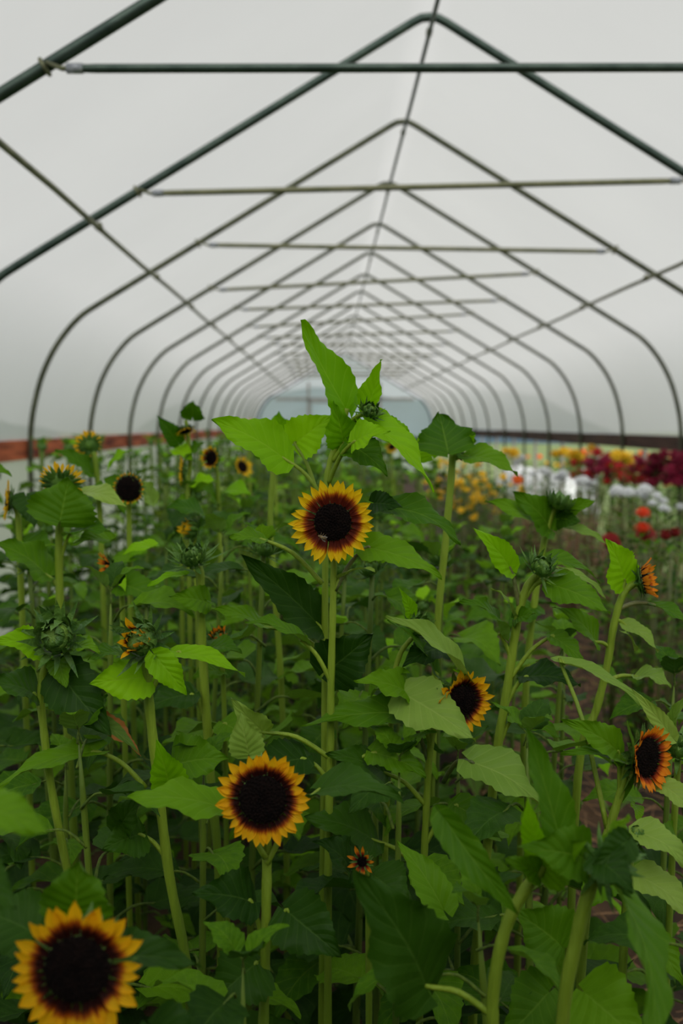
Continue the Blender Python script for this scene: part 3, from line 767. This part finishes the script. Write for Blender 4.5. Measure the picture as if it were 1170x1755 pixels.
# plants behind the middle
h13 = hero('tall sunflower with a dark round leaf seen against the film, right of the tall shoot',
  [(776, 775, 1.9), (772, 830), (762, 940), (750, 1060), (744, 1200), (738, 1400)], 1.9, r=(.009, .008), leaves=[
  (768, 776, 752, 708, 100, g(N=(.1, -1, .1), mat='leaf', fold=.06, arch=.02, Yb=1.86, Yt=1.9)),
  (740, 782, 718, 742, 60, g(N=(0, -1, .2), mat='leaf_young', Yb=1.95, Yt=1.95)),
  (800, 782, 887, 815, 52, g(N=(.1, -.7, .6), mat='leaf', att=(776, 790), Yt=1.8)),
  (800, 760, 815, 745, 26, g(N=(0, -1, .2), mat='leaf_young'))])
make_bud(h13, rel(h13, 778, 765, 1.94), (.1, .6, .5), .018, 33)
h14 = hero('slim bare sunflower stem left of the central bloom, leaf at its top', [(476, 765, 2.15), (468, 810), (463, 900), (470, 1000), (482, 1180), (490, 1400)], 2.15, r=(.010, .007),
  leaves=[(482, 752, 478, 704, 60, g(N=(0, -1, .1), mat='leaf_young')), (455, 770, 420, 735, 50, g(N=(0, -.9, .3), mat='leaf')), (500, 1010, 555, 1035, 50, g())])
h15 = hero('sunflower whose broad upright leaf hides a yellow bloom, upper left',
  [(103, 885, 1.98), (101, 950), (104, 1070), (112, 1200), (125, 1400)], 1.98, r=(.0105, .009), leaves=[
  (103, 893, 118, 818, 118, g(N=(.1, -1, .1), mat='leaf', fold=.03, arch=.0, Yb=1.94, Yt=1.95)),
  (140, 845, 218, 872, 46, g(N=(-.1, -.5, .85), mat='leaf_pale', Yb=2.05, Yt=1.95)),
  (80, 985, -10, 930, 84, g(N=(.2, -.5, .8), mat='leaf', att=(102, 1010))),
  (120, 915, 190, 912, 50, g(N=(0, -.4, .9), mat='leaf', att=(104, 960)))])
make_head(h15, rel(h15, 104, 826, 2.02), (-.05, .75, .6), .050, .55, 26, 'petal_yellow', (.3, .7), False, .9, 45)
h16 = hero('dark-faced round sunflower with very short orange petals, upper left among leaves',
  [(220, 845, 2.42), (221, 868), (222, 940), (224, 1050), (228, 1200)], 2.42, r=(.009, .007), leaves=[
  (245, 950, 180, 975, 34, g()), (210, 965, 268, 938, 34, g(mat='leaf_young')), (262, 860, 225, 822, 40, g(N=(.2, -.6, .6), mat='leaf_pale'))])
make_head(h16, rel(h16, 220, 837, 2.38), (0, -1, .05), .039, .80, 36, 'petal_deep', (.1, .4), False, .9, 47, plen=1.0)
h17 = hero('small yellow-rimmed sunflower turned half left, left of the longest leaf of the tall shoot',
  [(366, 790, 2.8), (372, 812), (376, 900), (380, 1050)], 2.8, r=(.009, .007), leaves=[(372, 860, 335, 830, 44, g()), (390, 840, 430, 850, 44, g(mat='leaf_young'))])
make_head(h17, rel(h17, 362, 785, 2.76), (-.65, -1, .15), .036, .55, 26, 'petal', (.5, .8), False, .9, 49, plen=1.1)
h18 = hero('sunflower seen from behind with orange-yellow petals, standing before the red board at left',
  [(160, 775, 2.7), (165, 800), (172, 900), (178, 1050)], 2.7, r=(.010, .008), leaves=[(158, 812, 95, 770, 40, g(N=(.2, -.6, .7), mat='leaf')), (180, 830, 215, 880, 60, g()), (190, 800, 228, 772, 34, g(mat='leaf_young')), (150, 850, 110, 880, 60, g())])
make_head(h18, rel(h18, 152, 762, 2.72), (-.55, .75, .35), .044, .5, 28, 'petal_yellow', (.1, .5), False, .9, 51)
h19 = hero('yellow sunflower cut by the left edge, seen from the side',
  [(18, 862, 2.2), (30, 880), (34, 960), (40, 1100)], 2.2, r=(.010, .007), leaves=[(45, 850, 60, 905, 50, g(mat='leaf_dark')), (40, 930, 95, 960, 60, g()), (-20, 930, -60, 900, 60, g()), (-25, 805, 20, 815, 26, g())])
make_head(h19, rel(h19, 14, 858, 2.2), (-.9, -.3, .1), .045, .5, 28, 'petal_yellow', (.0, .4), False, .9, 53)
h20 = hero('thin yellow bloom in profile, upper left, just left of the yellow-rimmed bloom',
  [(318, 815, 2.7), (322, 840), (322, 900), (325, 1050)], 2.7, r=(.009, .007), leaves=[(330, 860, 300, 880, 40, g()), (332, 830, 372, 826, 36, g(mat='leaf_young'))])
make_head(h20, rel(h20, 313, 808, 2.7), (-1, -.05, .05), .042, .5, 26, 'petal_yellow', (.1, .4), False, .9, 55)
h21 = hero('sunflower with a round leaf held above its dark nodding head, rising over the red board',
  [(318, 720, 2.75), (322, 745), (325, 800), (318, 870), (312, 1000)], 2.75, r=(.009, .006), leaves=[
  (330, 716, 331, 686, 44, g(N=(0, -1, .1), mat='leaf', fold=.05)), (305, 758, 268, 712, 34, g(N=(.2, -.9, .2), mat='leaf')), (320, 790, 350, 760, 50, g(mat='leaf')), (300, 770, 330, 790, 36, g(mat='leaf_young'))])
make_head(h21, rel(h21, 318, 738, 2.72), (.25, -.3, -.75), .026, .75, 16, 'petal_yellow', (.2, .9), False, .9, 57, plen=1.8)
h22 = hero('wilting sunflower bud with curled orange petals among leaves, left, under the dark-faced bloom',
  [(192, 975, 2.0), (205, 985), (210, 1050), (212, 1200)], 2.0, r=(.008, .006), leaves=[
  (205, 1000, 280, 1040, 60, g(mat='leaf')), (200, 985, 215, 1015, 24, g(mat='leaf_young')), (190, 925, 120, 935, 56, g(N=(0, -.3, .95))), (265, 935, 210, 950, 30, g(mat='leaf_young'))])
make_head(h22, rel(h22, 186, 972, 1.98), (-.9, -.4, -.15), .040, .45, 14, 'petal_rust', (.2, .9), False, .9, 59)
h23 = hero('bud with one small yellow petal tuft, left of the spiky bud stem', [(330, 915, 2.3), (335, 925), (337, 1000), (340, 1100)], 2.3, leaves=[(340, 905, 395, 890, 40, g(mat='leaf')), (345, 880, 285, 870, 50, g())])
make_bud(h23, rel(h23, 330, 908, 2.3), (-.8, -.4, .2), .022, 61, petal='petal_yellow')
h24 = hero('sunflower with a dark bud and spread pale leaves, at the right edge of the bed',
  [(955, 868, 2.05), (943, 885), (930, 940), (912, 1060), (900, 1200)], 2.05, r=(.0095, .0075), leaves=[
  (942, 905, 878, 842, 66, g(N=(.2, -.85, .4), mat='leaf')), (968, 880, 1022, 858, 34, g(N=(0, -.8, .5), mat='leaf')),
  (930, 905, 830, 860, 50, g(N=(.1, -.6, .8), mat='leaf')), (968, 905, 1040, 932, 24, g(N=(.1, -.5, .85), mat='leaf_pale')),
  (958, 890, 995, 895, 40, g(N=(0, -1, .2), mat='leaf_dark')), (925, 960, 985, 975, 40, g(mat='leaf')), (915, 1040, 870, 1075, 60, g(mat='leaf'))])
make_bud(h24, rel(h24, 958, 862, 2.03), (.3, .2, .6), .022, 63)
h25 = hero('small green bud with an orange tip, below the very spiky bud', [(376, 1098, 1.85), (380, 1130), (385, 1250)], 1.85, r=(.007, .005), leaves=[(388, 1100, 420, 1090, 30, g()), (380, 1150, 330, 1160, 50, g())])
make_bud(h25, rel(h25, 376, 1094, 1.83), (-.1, -.6, .6), .017, 65, petal='petal_rust')
h26 = hero('low star-like orange bloom almost hidden below the centre', [(622, 1480, 1.35), (628, 1500), (632, 1600)], 1.35, r=(.006, .004), leaves=[(640, 1500, 700, 1560, 90, g(mat='leaf_dark')), (600, 1490, 540, 1440, 80, g(mat='leaf_dark'))])
make_head(h26, rel(h26, 620, 1477, 1.33), (-.3, -.9, .3), .024, .3, 9, 'petal_rust', (.2, .9), False, .9, 67)
# near blurred plant at lower right
h27 = hero('blurred near sunflower with a dark nodding bud and upright blade-like leaves, lower right',
  [(1032, 1475, 1.0), (1012, 1520), (990, 1600), (960, 1800)], 1.0, r=(.0095, .008), leaves=[
  (962, 1452, 902, 1246, 86, g(N=(.5, -.9, .1), mat='leaf', fold=.16, arch=.02, Yt=1.02)),
  (925, 1452, 905, 1362, 50, g(N=(-.4, -.9, .1), mat='leaf_young', fold=.1)),
  (1000, 1470, 892, 1452, 96, g(N=(0, -.8, .5), mat='leaf')),
  (1062, 1530, 1120, 1800, 110, g(N=(.5, -.8, .3), mat='leaf', Yb=.98, Yt=.85)),
  (1020, 1470, 1085, 1530, 80, g(N=(.2, -.8, .5), mat='leaf_dark', Yb=.96, Yt=.93)), (1075, 1440, 1010, 1490, 60, g(N=(0, -.9, .4), mat='leaf_dark', Yb=.97, Yt=.95)),
  (1055, 1450, 1080, 1400, 50, g(mat='leaf_young'))])
make_bud(h27, rel(h27, 1045, 1485, .98), (.7, .6, -.3), .018, 71, spiky=1.3)
h28 = hero('bending near sunflower stem with big dark leaves, bottom right of centre',
  [(935, 1480, 1.02), (900, 1525), (865, 1595), (845, 1700), (842, 1850)], 1.02, r=(.0095, .007), leaves=[
  (760, 1400, 890, 1570, 60, g(N=(-.4, -.8, .4), mat='leaf', fold=.2)),
  (930, 1492, 1005, 1440, 90, g(N=(0, -.85, .5), mat='leaf')), (925, 1500, 860, 1470, 50, g(N=(0, -.8, .5), mat='leaf')),
  (730, 1690, 610, 1490, 170, g(N=(.3, -.85, .4), mat='leaf_dark', fold=.04, att=(842, 1740))),
  (760, 1560, 680, 1440, 80, g(N=(.2, -.7, .6), mat='leaf', Yb=1.2, Yt=1.25)),
  (960, 1620, 880, 1560, 130, g(N=(.1, -.8, .5), mat='leaf', Yb=1.15, Yt=1.15)),
  (1000, 1700, 1110, 1800, 150, g(N=(-.1, -.85, .5), mat='leaf', Yb=1.12, Yt=1.05)),
  (940, 1700, 850, 1790, 130, g(N=(.1, -.8, .5), mat='leaf', Yb=1.15, Yt=1.1))])
h29 = hero('leafy sunflower at the lower right edge with pale drooping leaves',
  [(1085, 1440, 1.3), (1075, 1520), (1065, 1700)], 1.3, r=(.009, .006), leaves=[
  (1088, 1425, 1182, 1490, 70, g(N=(.1, -.5, .85), mat='leaf_pale', arch=.16)), (1092, 1500, 1190, 1580, 76, g(N=(.1, -.5, .85), mat='leaf_pale', arch=.12)),
  (1150, 1660, 1080, 1620, 60, g(N=(0, -.7, .6), mat='leaf')), (1110, 1600, 1170, 1690, 60, g(N=(0, -.7, .6), mat='leaf')), (1050, 1500, 990, 1560, 70, g(mat='leaf'))])
make_bud(h29, rel(h29, 1090, 1435, 1.3), (0, -.3, 1), .014, 75)
h30 = hero('budding sunflower shoot cut by the right edge beside the rust-orange bloom', [(1165, 1280, 1.45), (1160, 1330), (1180, 1200, 1.5)][:2]+[(1150, 1500)], 1.45, r=(.006, .004),
  leaves=[(1150, 1250, 1180, 1190, 30, g(mat='leaf_pale')), (1165, 1450, 1120, 1420, 60, g())])
make_bud(h30, rel(h30, 1165, 1278, 1.44), (.1, -.4, .8), .022, 77, spiky=1.4)

# bee on the central bloom
bl = W(552, 921, 1.403)
bee = thing('bee', 'small dark bee crawling on the lower left of the central bloom', 'bee', bl)
mb = MB()
pr = [(-.0065, .0006), (-.005, .0022), (-.003, .0028), (-.0008, .0021), (.0004, .0022), (.002, .0026), (.0034, .0020), (.0042, .0015), (.0055, .0017), (.0064, .0004)]
mb.tube([(x, 0, 0) for x, _ in pr], [r for _, r in pr], 10); mb.build('body', M['bee'], bee)
for s in (-1, 1):
    w = MB(); w.add([(.001, -.0018, .0015*s), (-.002, -.0028, .0035*s), (-.0068, -.003, .0042*s), (-.006, -.0026, .0018*s), (.001, -.0022, .001*s), (-.003, -.0032, .0028*s)], [(0, 1, 5, 4), (1, 2, 3, 5)]); w.build('wing', M['wing'], bee)
    for k in range(3):
        w = MB(); x = .003-.0022*k; w.tube([(x, .001, .0015*s), (x+.0006-.0008*k, .0008, .0042*s), (x+.001-.0016*k, .0030, .0056*s)], [.0004, .0003, .0002], 5); w.build('leg', M['bee'], bee)
bee.rotation_euler = (0, -2.7, 0)

# ------------------------------------------------------------------ the rest of the bed
LV = []
for k in range(8):
    rd = random.Random(100+k); mb = MB(); L = 1.0; wd = rd.uniform(.62, .86)
    blade(mb, (.0, 0, 0), (L, 0, rd.uniform(-.35, -.05)), wd, (0, 0, 1), rd.uniform(.06, .2), rd.uniform(.05, .2), 14, 6, k, wavy=.06, ser=.06)
    mb.tube(smooth_path([(-.55, 0, -.30), (-.28, 0, -.02), (0, 0, 0), (.08, 0, .0)], 3), [.028, .026, .024, .022, .021, .02, .019, .018, .016, .012], 5, 1)
    LV.append(mb)
LM = {m: [b.mesh('leaf', [M[m], M['stem_mid']]) for b in LV] for m in ('leaf', 'leaf_dark', 'leaf_young', 'leaf_pale')}
def leafmat(rd, h, x, z, ang, size, pitch):
    return Matrix.Translation((x.x, x.y, z)) @ Matrix.Rotation(ang, 4, 'Z') @ Matrix.Rotation(pitch, 4, 'Y') @ Matrix.Translation((size*.55, 0, size*.3)) @ Matrix.Rotation(rd.uniform(-.4, .4), 4, 'X') @ Matrix.Scale(size, 4)
def proto(seed, joined=False, n=11, bud=True):
    rd = random.Random(seed)
    H = 1.2; lean = Vector((rd.uniform(-.08, .08), rd.uniform(-.06, .06), 0))
    root = None if joined else thing('sunflower', None, None)
    path = smooth_path([Vector((0, 0, -.02)), lean*.3+Vector((0, 0, .4)), lean*.6+Vector((0, 0, .8)), lean+Vector((0, 0, H))], 3); rs = rd.uniform(.9, 1.15)
    items = []
    for k in range(3): items.append((['leaf', 'leaf_young' if bud else 'leaf_dark', 'leaf'][k], rd.randrange(8), leafmat(rd, H, lean, H-.01, k*2.1+rd.random(), .06, -.75)))  # budless filler gets a dark top leaf in place of shade
    for k in range(n):
        q = (k+.5)/n; z = H*(.10+.885*q); c = lean*(z/H)**1.2
        ang = k*2.399+rd.uniform(-.4, .4); size = (.185-.09*q)*rd.uniform(.8, 1.15)
        mt = leafmat(rd, H, c, z, ang, size, rd.uniform(-.15, .45)*(1-.5*q))
        m = rd.choices(['leaf', 'leaf_dark', 'leaf_young', 'leaf_pale'], [2.5+3.5*q, 9*(1.2-q), max(0, 2.4*q-.5)*(1 if bud or joined else .15), .9*q*(1 if bud or joined else .4)])[0]  # old low leaves are darker; shade low in the bed is weighted in too
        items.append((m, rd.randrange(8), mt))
    if joined:
        mb = MB(); mb.tube(path, .009, 6, mi=1); order = ['leaf', 'stem_mid', 'leaf_dark', 'leaf_young', 'bract', 'leaf_pale']
        for m, i, mt in items:
            b = MB(); sd = i
            blade(b, (0, 0, 0), (1, 0, -.2), .72, (0, 0, 1), .12, .12, 7, 4, sd, ser=0)
            mb.add([mt @ Vector(p) for p in b.v], b.f, b.uv, order.index(m))
            mb.tube([mt @ Vector((-.55, 0, -.3)), mt @ Vector((-.25, 0, -.03)), mt @ Vector((0, 0, 0))], .003, 4, 1)
        mb.ball(lean+Vector((0, 0, H+.01)), .024, 8, 6, 4, (1, 1, .8), .2)
        return mb.mesh('sunflower', [M[o] for o in order])
    mb = MB(); mb.tube(path, [(.0078-.0038*i/len(path))*rs if i < len(path)-1 or bud else .001 for i in range(len(path))], 8, ridge=.06); mb.build('stem', M['stem_mid'], root)
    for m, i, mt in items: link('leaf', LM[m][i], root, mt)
    if bud: make_bud(root, lean+Vector((0, 0, H+.012)), (rd.uniform(-.5, .5), rd.uniform(-.6, .2), .8), .019, seed)
    return root
protos = [proto(300+i, n=17, bud=(i % 3 != 2)) for i in range(7)]
shorts = [proto(400+i, n=15, bud=False) for i in range(4)]
used = set()
def put(src, x, y, h, label, group):
    if src.name in used: o = copy_tree(src)
    else: o = src; used.add(src.name)
    o.location = (x, y, 0); s = h/1.2; k = .5+.5*s
    rr_ = random.random()*6.28
    o.rotation_euler = (0, 0, rr_); o.scale = (max(.75, k), max(.75, k), s)
    tag(o, label, 'sunflower', group); return o
def topline(px):   # where the crop's canopy ends in the photo, left to right
    tab = [(-100, 905), (0, 890), (200, 880), (330, 850), (450, 830), (640, 830), (760, 850), (860, 900), (960, 960), (1100, 1050), (1300, 1200)]
    for (a, b), (c, d) in zip(tab, tab[1:]):
        if a <= px <= c: return b+(d-b)*(px-a)/(c-a)
    return 1000
rr = random.Random(77)
grid = []
y = 1.12
while y < 5.2:
    step = .27 if y < 2.2 else .33
    x = -1.9+rr.uniform(0, .2)
    while x < (.95 if y < 2.1 else .62): 
        grid.append((x+rr.uniform(-.07, .07), y+rr.uniform(-.07, .07))); x += step*rr.uniform(.85, 1.2)
    y += step*.92
for x, y in grid:
    px = 561+x/y*F
    if px < -160 or px > 1330: continue
    if x > .72 and rr.random() < .5: continue
    if y < 1.34:    # foreground: keep low
        h = 1.45-y*(1500-727+(110 if 330 < px < 580 or px < 290 else 0)+rr.uniform(0, 160))/F-.03
        src = shorts[rr.randrange(4)]; lab = 'short leafy sunflower plant filling the dark foreground, no bloom of its own'; gr = 'short foreground sunflower plants'
    elif y < 1.75:
        h = 1.45-y*(1190-727+rr.uniform(-20, 160))/F
        src = shorts[rr.randrange(4)]; lab = 'low leafy sunflower plant between the nearer blooming ones, no bloom of its own'; gr = 'low sunflower plants between the blooming ones'
    elif y < 2.5:
        h = 1.45-y*(topline(px)+rr.uniform(70, 260)-727)/F
        src = protos[rr.randrange(7)]; lab = 'leafy sunflower plant with at most a green bud, middle of the bed'; gr = 'budding sunflower plants in the middle of the bed'
    else:
        h = 1.45-y*(topline(px)+rr.uniform(-5, 90)-727)/F
        src = protos[rr.randrange(7)]; lab = 'green sunflower plant with at most a bud, further back in the bed'; gr = 'budding sunflower plants further back'
    if h < .35: continue
    put(src, x, y, h, lab, gr)
for k in range(44):   # unseen plants added beside and behind the viewer to block low front light
    x = rr.uniform(-1.7, 1.3); y = rr.uniform(-1.9, .95)
    if math.hypot(x, y) < .38: continue
    h = min(1.25, 1.45-max(y, .05)*.72-.08) if y > 0 or abs(x) > .4 else 1.2
    put(shorts[rr.randrange(4)], x, y, h, 'added leafy sunflower plant beside or behind the viewer, out of the picture, blocking light', 'added light-blocking plants around the viewer')
far = [proto(500+i, True, n=13) for i in range(5)]
y = 5.3; cnt = 0
while y < 26:
    x = -1.85+rr.uniform(0, .3)
    while x < .8:
        px = 561+x/y*F
        o = link('sunflower', far[rr.randrange(5)]); h = rr.uniform(1.12, 1.32)
        o.location = (x, y, 0); o.rotation_euler = (0, 0, rr.random()*6.28); o.scale = (1.15, 1.15, h/1.2)
        tag(o, 'small distant green sunflower plant in the far part of the bed', 'sunflower', 'distant sunflower plants'); cnt += 1
        x += rr.uniform(.3, .5)*(1 if y < 12 else 1.5)
    y += .5 if y < 12 else 1.1
for (px, py, Y, nrm, lab) in ((425, 728, 5.0, (.1, -.4, .7), 'distant yellow bloom peeping above a leaf, left of the tall shoot'), (671, 766, 6.5, (-.1, -.8, .3), 'tiny distant yellow bloom between the leaves right of the tall shoot'),
    (415, 800, 4.0, (.6, -.6, .3), 'distant orange bloom by the stems left of the tall shoot'), (470, 770, 4.6, (.2, -.5, .4), 'distant yellow bloom behind the leaf left of the tall shoot')):
    q = hero(lab, [(px, py+4), (px+3, py+80)], Y, leaves=[(px+4, py+30, px+25, py+25, 22, g())])
    make_head(q, rel(q, px, py, Y), nrm, .05, .5, 22, 'petal_yellow', (.2, .6), False, .9, int(px))

# ------------------------------------------------------------------ right-hand flower beds
def pom(mat, r=1.0, seed=0):
    rd = random.Random(seed); mb = MB(); mb.ball((0, 0, 0), .62, 10, 7, 0, (1, 1, .7), .1)
    for k in range(44):
        th = math.acos(1-1.25*(k+.5)/44); a = k*2.4
        d = Vector((math.sin(th)*math.cos(a), math.sin(th)*math.sin(a), math.cos(th)*.75)); t = Vector((-math.sin(a), math.cos(a), 0))*.16
        mb.add([d*.5-t*.5, d*.5+t*.5, d*1.0+t+Vector((0, 0, .05)), d*1.08, d*1.0-t+Vector((0, 0, .05))], [(0, 1, 2, 3, 4)])
    return mb.mesh('bloom', [M[mat]])
POM = {m: pom(m) for m in ('white', 'red', 'crimson', 'orange', 'gold', 'scarlet', 'darkred')}
def foliage(seed, w, h, n=150, ls=.05, mats=('leaf', 'leaf_dark'), stemmat='stem_dark'):
    rd = random.Random(seed); mb = MB()
    for k in range(7):
        a = rd.uniform(0, 6.28); q = rd.random()*w*.45
        mb.tube([(0, 0, -.02), (math.cos(a)*q*.5, math.sin(a)*q*.5, h*.5), (math.cos(a)*q, math.sin(a)*q, h*.95)], [.006, .004, .003], 5, 2)
    for k in range(n):
        a = rd.uniform(0, 6.28); z = h*(.12+.85*rd.random()**.8); q = w*.5*math.sqrt(rd.random())*(.6+.5*math.sin(PI*min(1, z/h)))
        B = Vector((math.cos(a)*q, math.sin(a)*q, z)); d = Vector((math.cos(a+rd.uniform(-1, 1)), math.sin(a+rd.uniform(-1, 1)), rd.uniform(-.4, .5))).normalized()
        blade(mb, B, B+d*ls*rd.uniform(.7, 1.4), ls*.5, (rd.uniform(-.4, .4), rd.uniform(-.4, .4), 1), .1, .1, 4, 2, k, 0 if rd.random() < .6 else 1, ser=0)
    return mb.mesh('foliage', [M[mats[0]], M[mats[1]], M[stemmat]])
FOL = [foliage(i, .42, 1.0) for i in range(3)]
M['dead'] = simple('dry_foliage', (.09, .04, .02), (.24, .13, .07), .85, 10, .4, 60)
DEAD = [foliage(20+i, .4, 1.0, 90, .05, ('dead', 'leaf_pale'), 'dead') for i in range(2)]
def bushf(px, py, Y, mat, n, label, cat, group, size=.045, w=.42, dead=False, spread=.5, name='flowering_plant', stack=False):
    top = W(px, py, Y); h = max(.2, top.z)
    t = thing(name, label, cat, (top.x, Y, 0), group); rd = random.Random(int(px*7+py))
    f = link('foliage', rd.choice(DEAD if dead else FOL), t); f.scale = (w/.42, w/.42, h*.97); f.rotation_euler = (0, 0, rd.random()*6)
    for k in range(n):
        a = rd.uniform(0, 6.28); q = w*spread*math.sqrt((k+.3)/max(n, 1))
        z = h - (rd.uniform(0, .05) if not stack else rd.uniform(0, .28)) - .12*(q/w)**2
        s = size*rd.uniform(.75, 1.25)
        link('bloom', POM[mat], t, Matrix.Translation((math.cos(a)*q, math.sin(a)*q, z)) @ Matrix.Rotation(rd.uniform(-.5, .5)+.35, 4, 'X') @ Matrix.Scale(s, 4))
    return t
whites = [(958, 808, 7.6), (1003, 822, 7.2), (928, 800, 8.6), (895, 784, 10), (1045, 838, 6.4), (1085, 832, 6.0), (1100, 838, 5.7), (1120, 845, 5.5), (1158, 862, 5.0)]
wl = 'bushy plant with a cluster of white blooms in the diagonal row at right'
for i, (a, b, Y) in enumerate(whites):
    bushf(a, b, Y, 'white', 6 if Y > 6.5 else 3, wl, 'flowering plant', 'white blooms in the right bed', .036, .2, spread=.4)
for a, b, Y, m, n, lb in ((1020, 772, 11, 'red', 26, 'tall plant crowded with red blooms outside the right wall, left half of the red patch'), (1050, 776, 10.4, 'crimson', 24, 'tall crimson blooming plant outside the right wall, beside the red patch'),
    (1080, 778, 10, 'red', 24, 'tall red blooming plant outside the right wall, between two hoop legs'), (1135, 775, 9.2, 'crimson', 34, 'dense crimson plant at the far right edge, outside the wall'), (1168, 775, 8.9, 'crimson', 34, 'dense crimson plant cut by the right edge, outside the wall')):
    bushf(a, b, Y, m, n, lb, 'flowering plant', 'red plants outside the right wall', .06, .55, stack=True)
for a, b, Y in ((962, 772, 8.6), (990, 775, 8.2), (1068, 778, 7.4), (1010, 765, 12), (870, 768, 10)):
    bushf(a, b, Y, 'gold', 3, 'slim plant topped with golden-orange pompom blooms near the right wall', 'flowering plant', 'golden pompom plants by the right wall', .05, .22, spread=.3)
for a, b, Y in ((785, 800, 7.5), (805, 803, 7.2), (825, 806, 7.0), (790, 785, 9), (815, 790, 9), (845, 812, 6.6), (775, 812, 6.8)):
    bushf(a, b, Y, 'gold', 16, 'low mound of small yellow blooms behind the round dark leaf right of centre', 'flowering plant', 'yellow mounds right of centre', .026, .42, spread=.55, stack=True)
for a, b, Y, m, lb in ((1100, 862, 4.6, 'scarlet', 'dark leafy plant with a bright scarlet-orange bloom at the right'), (1094, 890, 4.2, 'scarlet', 'plant with a small orange-red bloom below the bright scarlet one at the right'),
    (1150, 910, 4.0, 'darkred', 'dark leafy plant with a deep red bloom at the right edge'), (1112, 905, 4.3, 'darkred', 'dark leafy plant with a dim red bloom, between the scarlet and the deep red ones'), (885, 820, 6.5, 'orange', 'thin plant with one orange bloom by the tip of the hanging leaf right of centre'),
    (1052, 920, 4.2, 'darkred', 'dark plant with two dull red blooms left of the scarlet ones')):
    bushf(a, b, Y, m, 1 if m != 'darkred' else 2, lb, 'flowering plant', None, .036, .4, spread=.1)
rr = random.Random(5)
for i in range(46):
    Y = rr.uniform(4.6, 11); X = rr.uniform(1.55, 2.95); px = 561+X/Y*F; py = 727+F*rr.uniform(.60, .85)/Y
    if px > 1250: continue
    bushf(px, py, Y, 'gold', 0, 'dry brown and green spent plant in the right-hand bed', 'plant', 'spent plants in the right bed', w=.5, dead=rr.random() < .8, name='spent_plant')
for i in range(12):
    Y = rr.uniform(3.2, 4.9); X = rr.uniform(1.55, 2.6); px = 561+X/Y*F; py = 727+F*rr.uniform(.62, .85)/Y
    bushf(px, py, Y, 'gold', 0, 'dark green bushy plant without bloom at the right edge', 'plant', 'dark bushes at the right edge', w=.55, name='leafy_bush')
for i in range(30):
    Y = rr.uniform(11, 24); X = rr.uniform(3.6, 7); px = 561+X/Y*F; py = 727+F*rr.uniform(.45, .75)/Y
    bushf(px, py, Y, rr.choice(['gold', 'orange', 'white', 'red']), 8 if rr.random() < .5 else 0, 'green plant in the garden outside the open right side', 'plant', 'garden plants outside the right wall', .05, .7, name='garden_plant')
# white row cover mound outside
mb = MB(); vs = []; n = 40; m = 10
for i in range(n+1):
    for k in range(m+1):
        a = PI*k/m; x = 4.3-.4*math.cos(a); y = 17+6*i/n; z = .6*math.sin(a)**.7*(1 if 0 < i < n else .0)+.05*noise.noise(Vector((x*3, y*2, a)))
        vs.append((x, y, z-.08))
fs = [(i*(m+1)+k, i*(m+1)+k+1, (i+1)*(m+1)+k+1, (i+1)*(m+1)+k) for i in range(n) for k in range(m)]
mb.add(vs, fs); tag(mb.build('row_cover', M['cloth']), 'white fabric row cover stretched in a low tunnel outside the right side', 'row cover')

# ------------------------------------------------------------------ sky, camera
w = bpy.data.worlds.new('overcast'); bpy.context.scene.world = w; w.use_nodes = True
nt = w.node_tree
for n_ in list(nt.nodes): nt.nodes.remove(n_)
tc = nd(nt, 'ShaderNodeTexCoord'); sp = nd(nt, 'ShaderNodeSeparateXYZ'); lk(nt, tc.outputs['Generated'], sp.inputs[0])
col = ramp(nt, sp.outputs[2], [(.0, (1.42, 1.45, 1.54)), (.3, (1.28, 1.30, 1.34)), (1.0, (.68, .68, .67))])
bg = nd(nt, 'ShaderNodeBackground', Strength=.52); lk(nt, col, bg.inputs[0])
o = nt.nodes.new('ShaderNodeOutputWorld'); lk(nt, bg.outputs[0], o.inputs[0])
sl = bpy.data.lights.new('veiled_sun', 'SUN'); sl.energy = 3.9; sl.angle = math.radians(45); sl.color = (1, .97, .90)
so = bpy.data.objects.new('veiled_sun', sl); COL.objects.link(so); so.rotation_euler = Vector((-.02, .9, -.85)).to_track_quat('-Z', 'Y').to_euler()
cam = bpy.data.cameras.new('camera'); co = bpy.data.objects.new('camera', cam); COL.objects.link(co)
cam.sensor_fit = 'VERTICAL'; cam.sensor_height = 36; cam.sensor_width = 24; cam.lens = 36*F/1755
cam.clip_start = .05; cam.clip_end = 500
mr = Matrix((rgt, upv, -fwd)).transposed().to_4x4()
co.matrix_world = Matrix.Translation((0, 0, EYE)) @ mr
cam.dof.use_dof = True; cam.dof.focus_distance = 1.45; cam.dof.aperture_fstop = 3.6
sc = bpy.context.scene; sc.camera = co
sc.view_settings.view_transform = 'Standard'; sc.view_settings.look = 'None'; sc.view_settings.gamma = 1
sc.view_settings.use_curve_mapping = False; sc.view_settings.exposure = 0.0
sc.cycles.use_denoising = True; sc.cycles.max_bounces = 10; sc.cycles.transparent_max_bounces = 16
sc.cycles.diffuse_bounces = 5; sc.cycles.transmission_bounces = 6; sc.cycles.sample_clamp_indirect = 6
for o_ in [x for x in protos+shorts if x.name not in used]:
    for c in list(o_.children_recursive): bpy.data.objects.remove(c)
    bpy.data.objects.remove(o_)
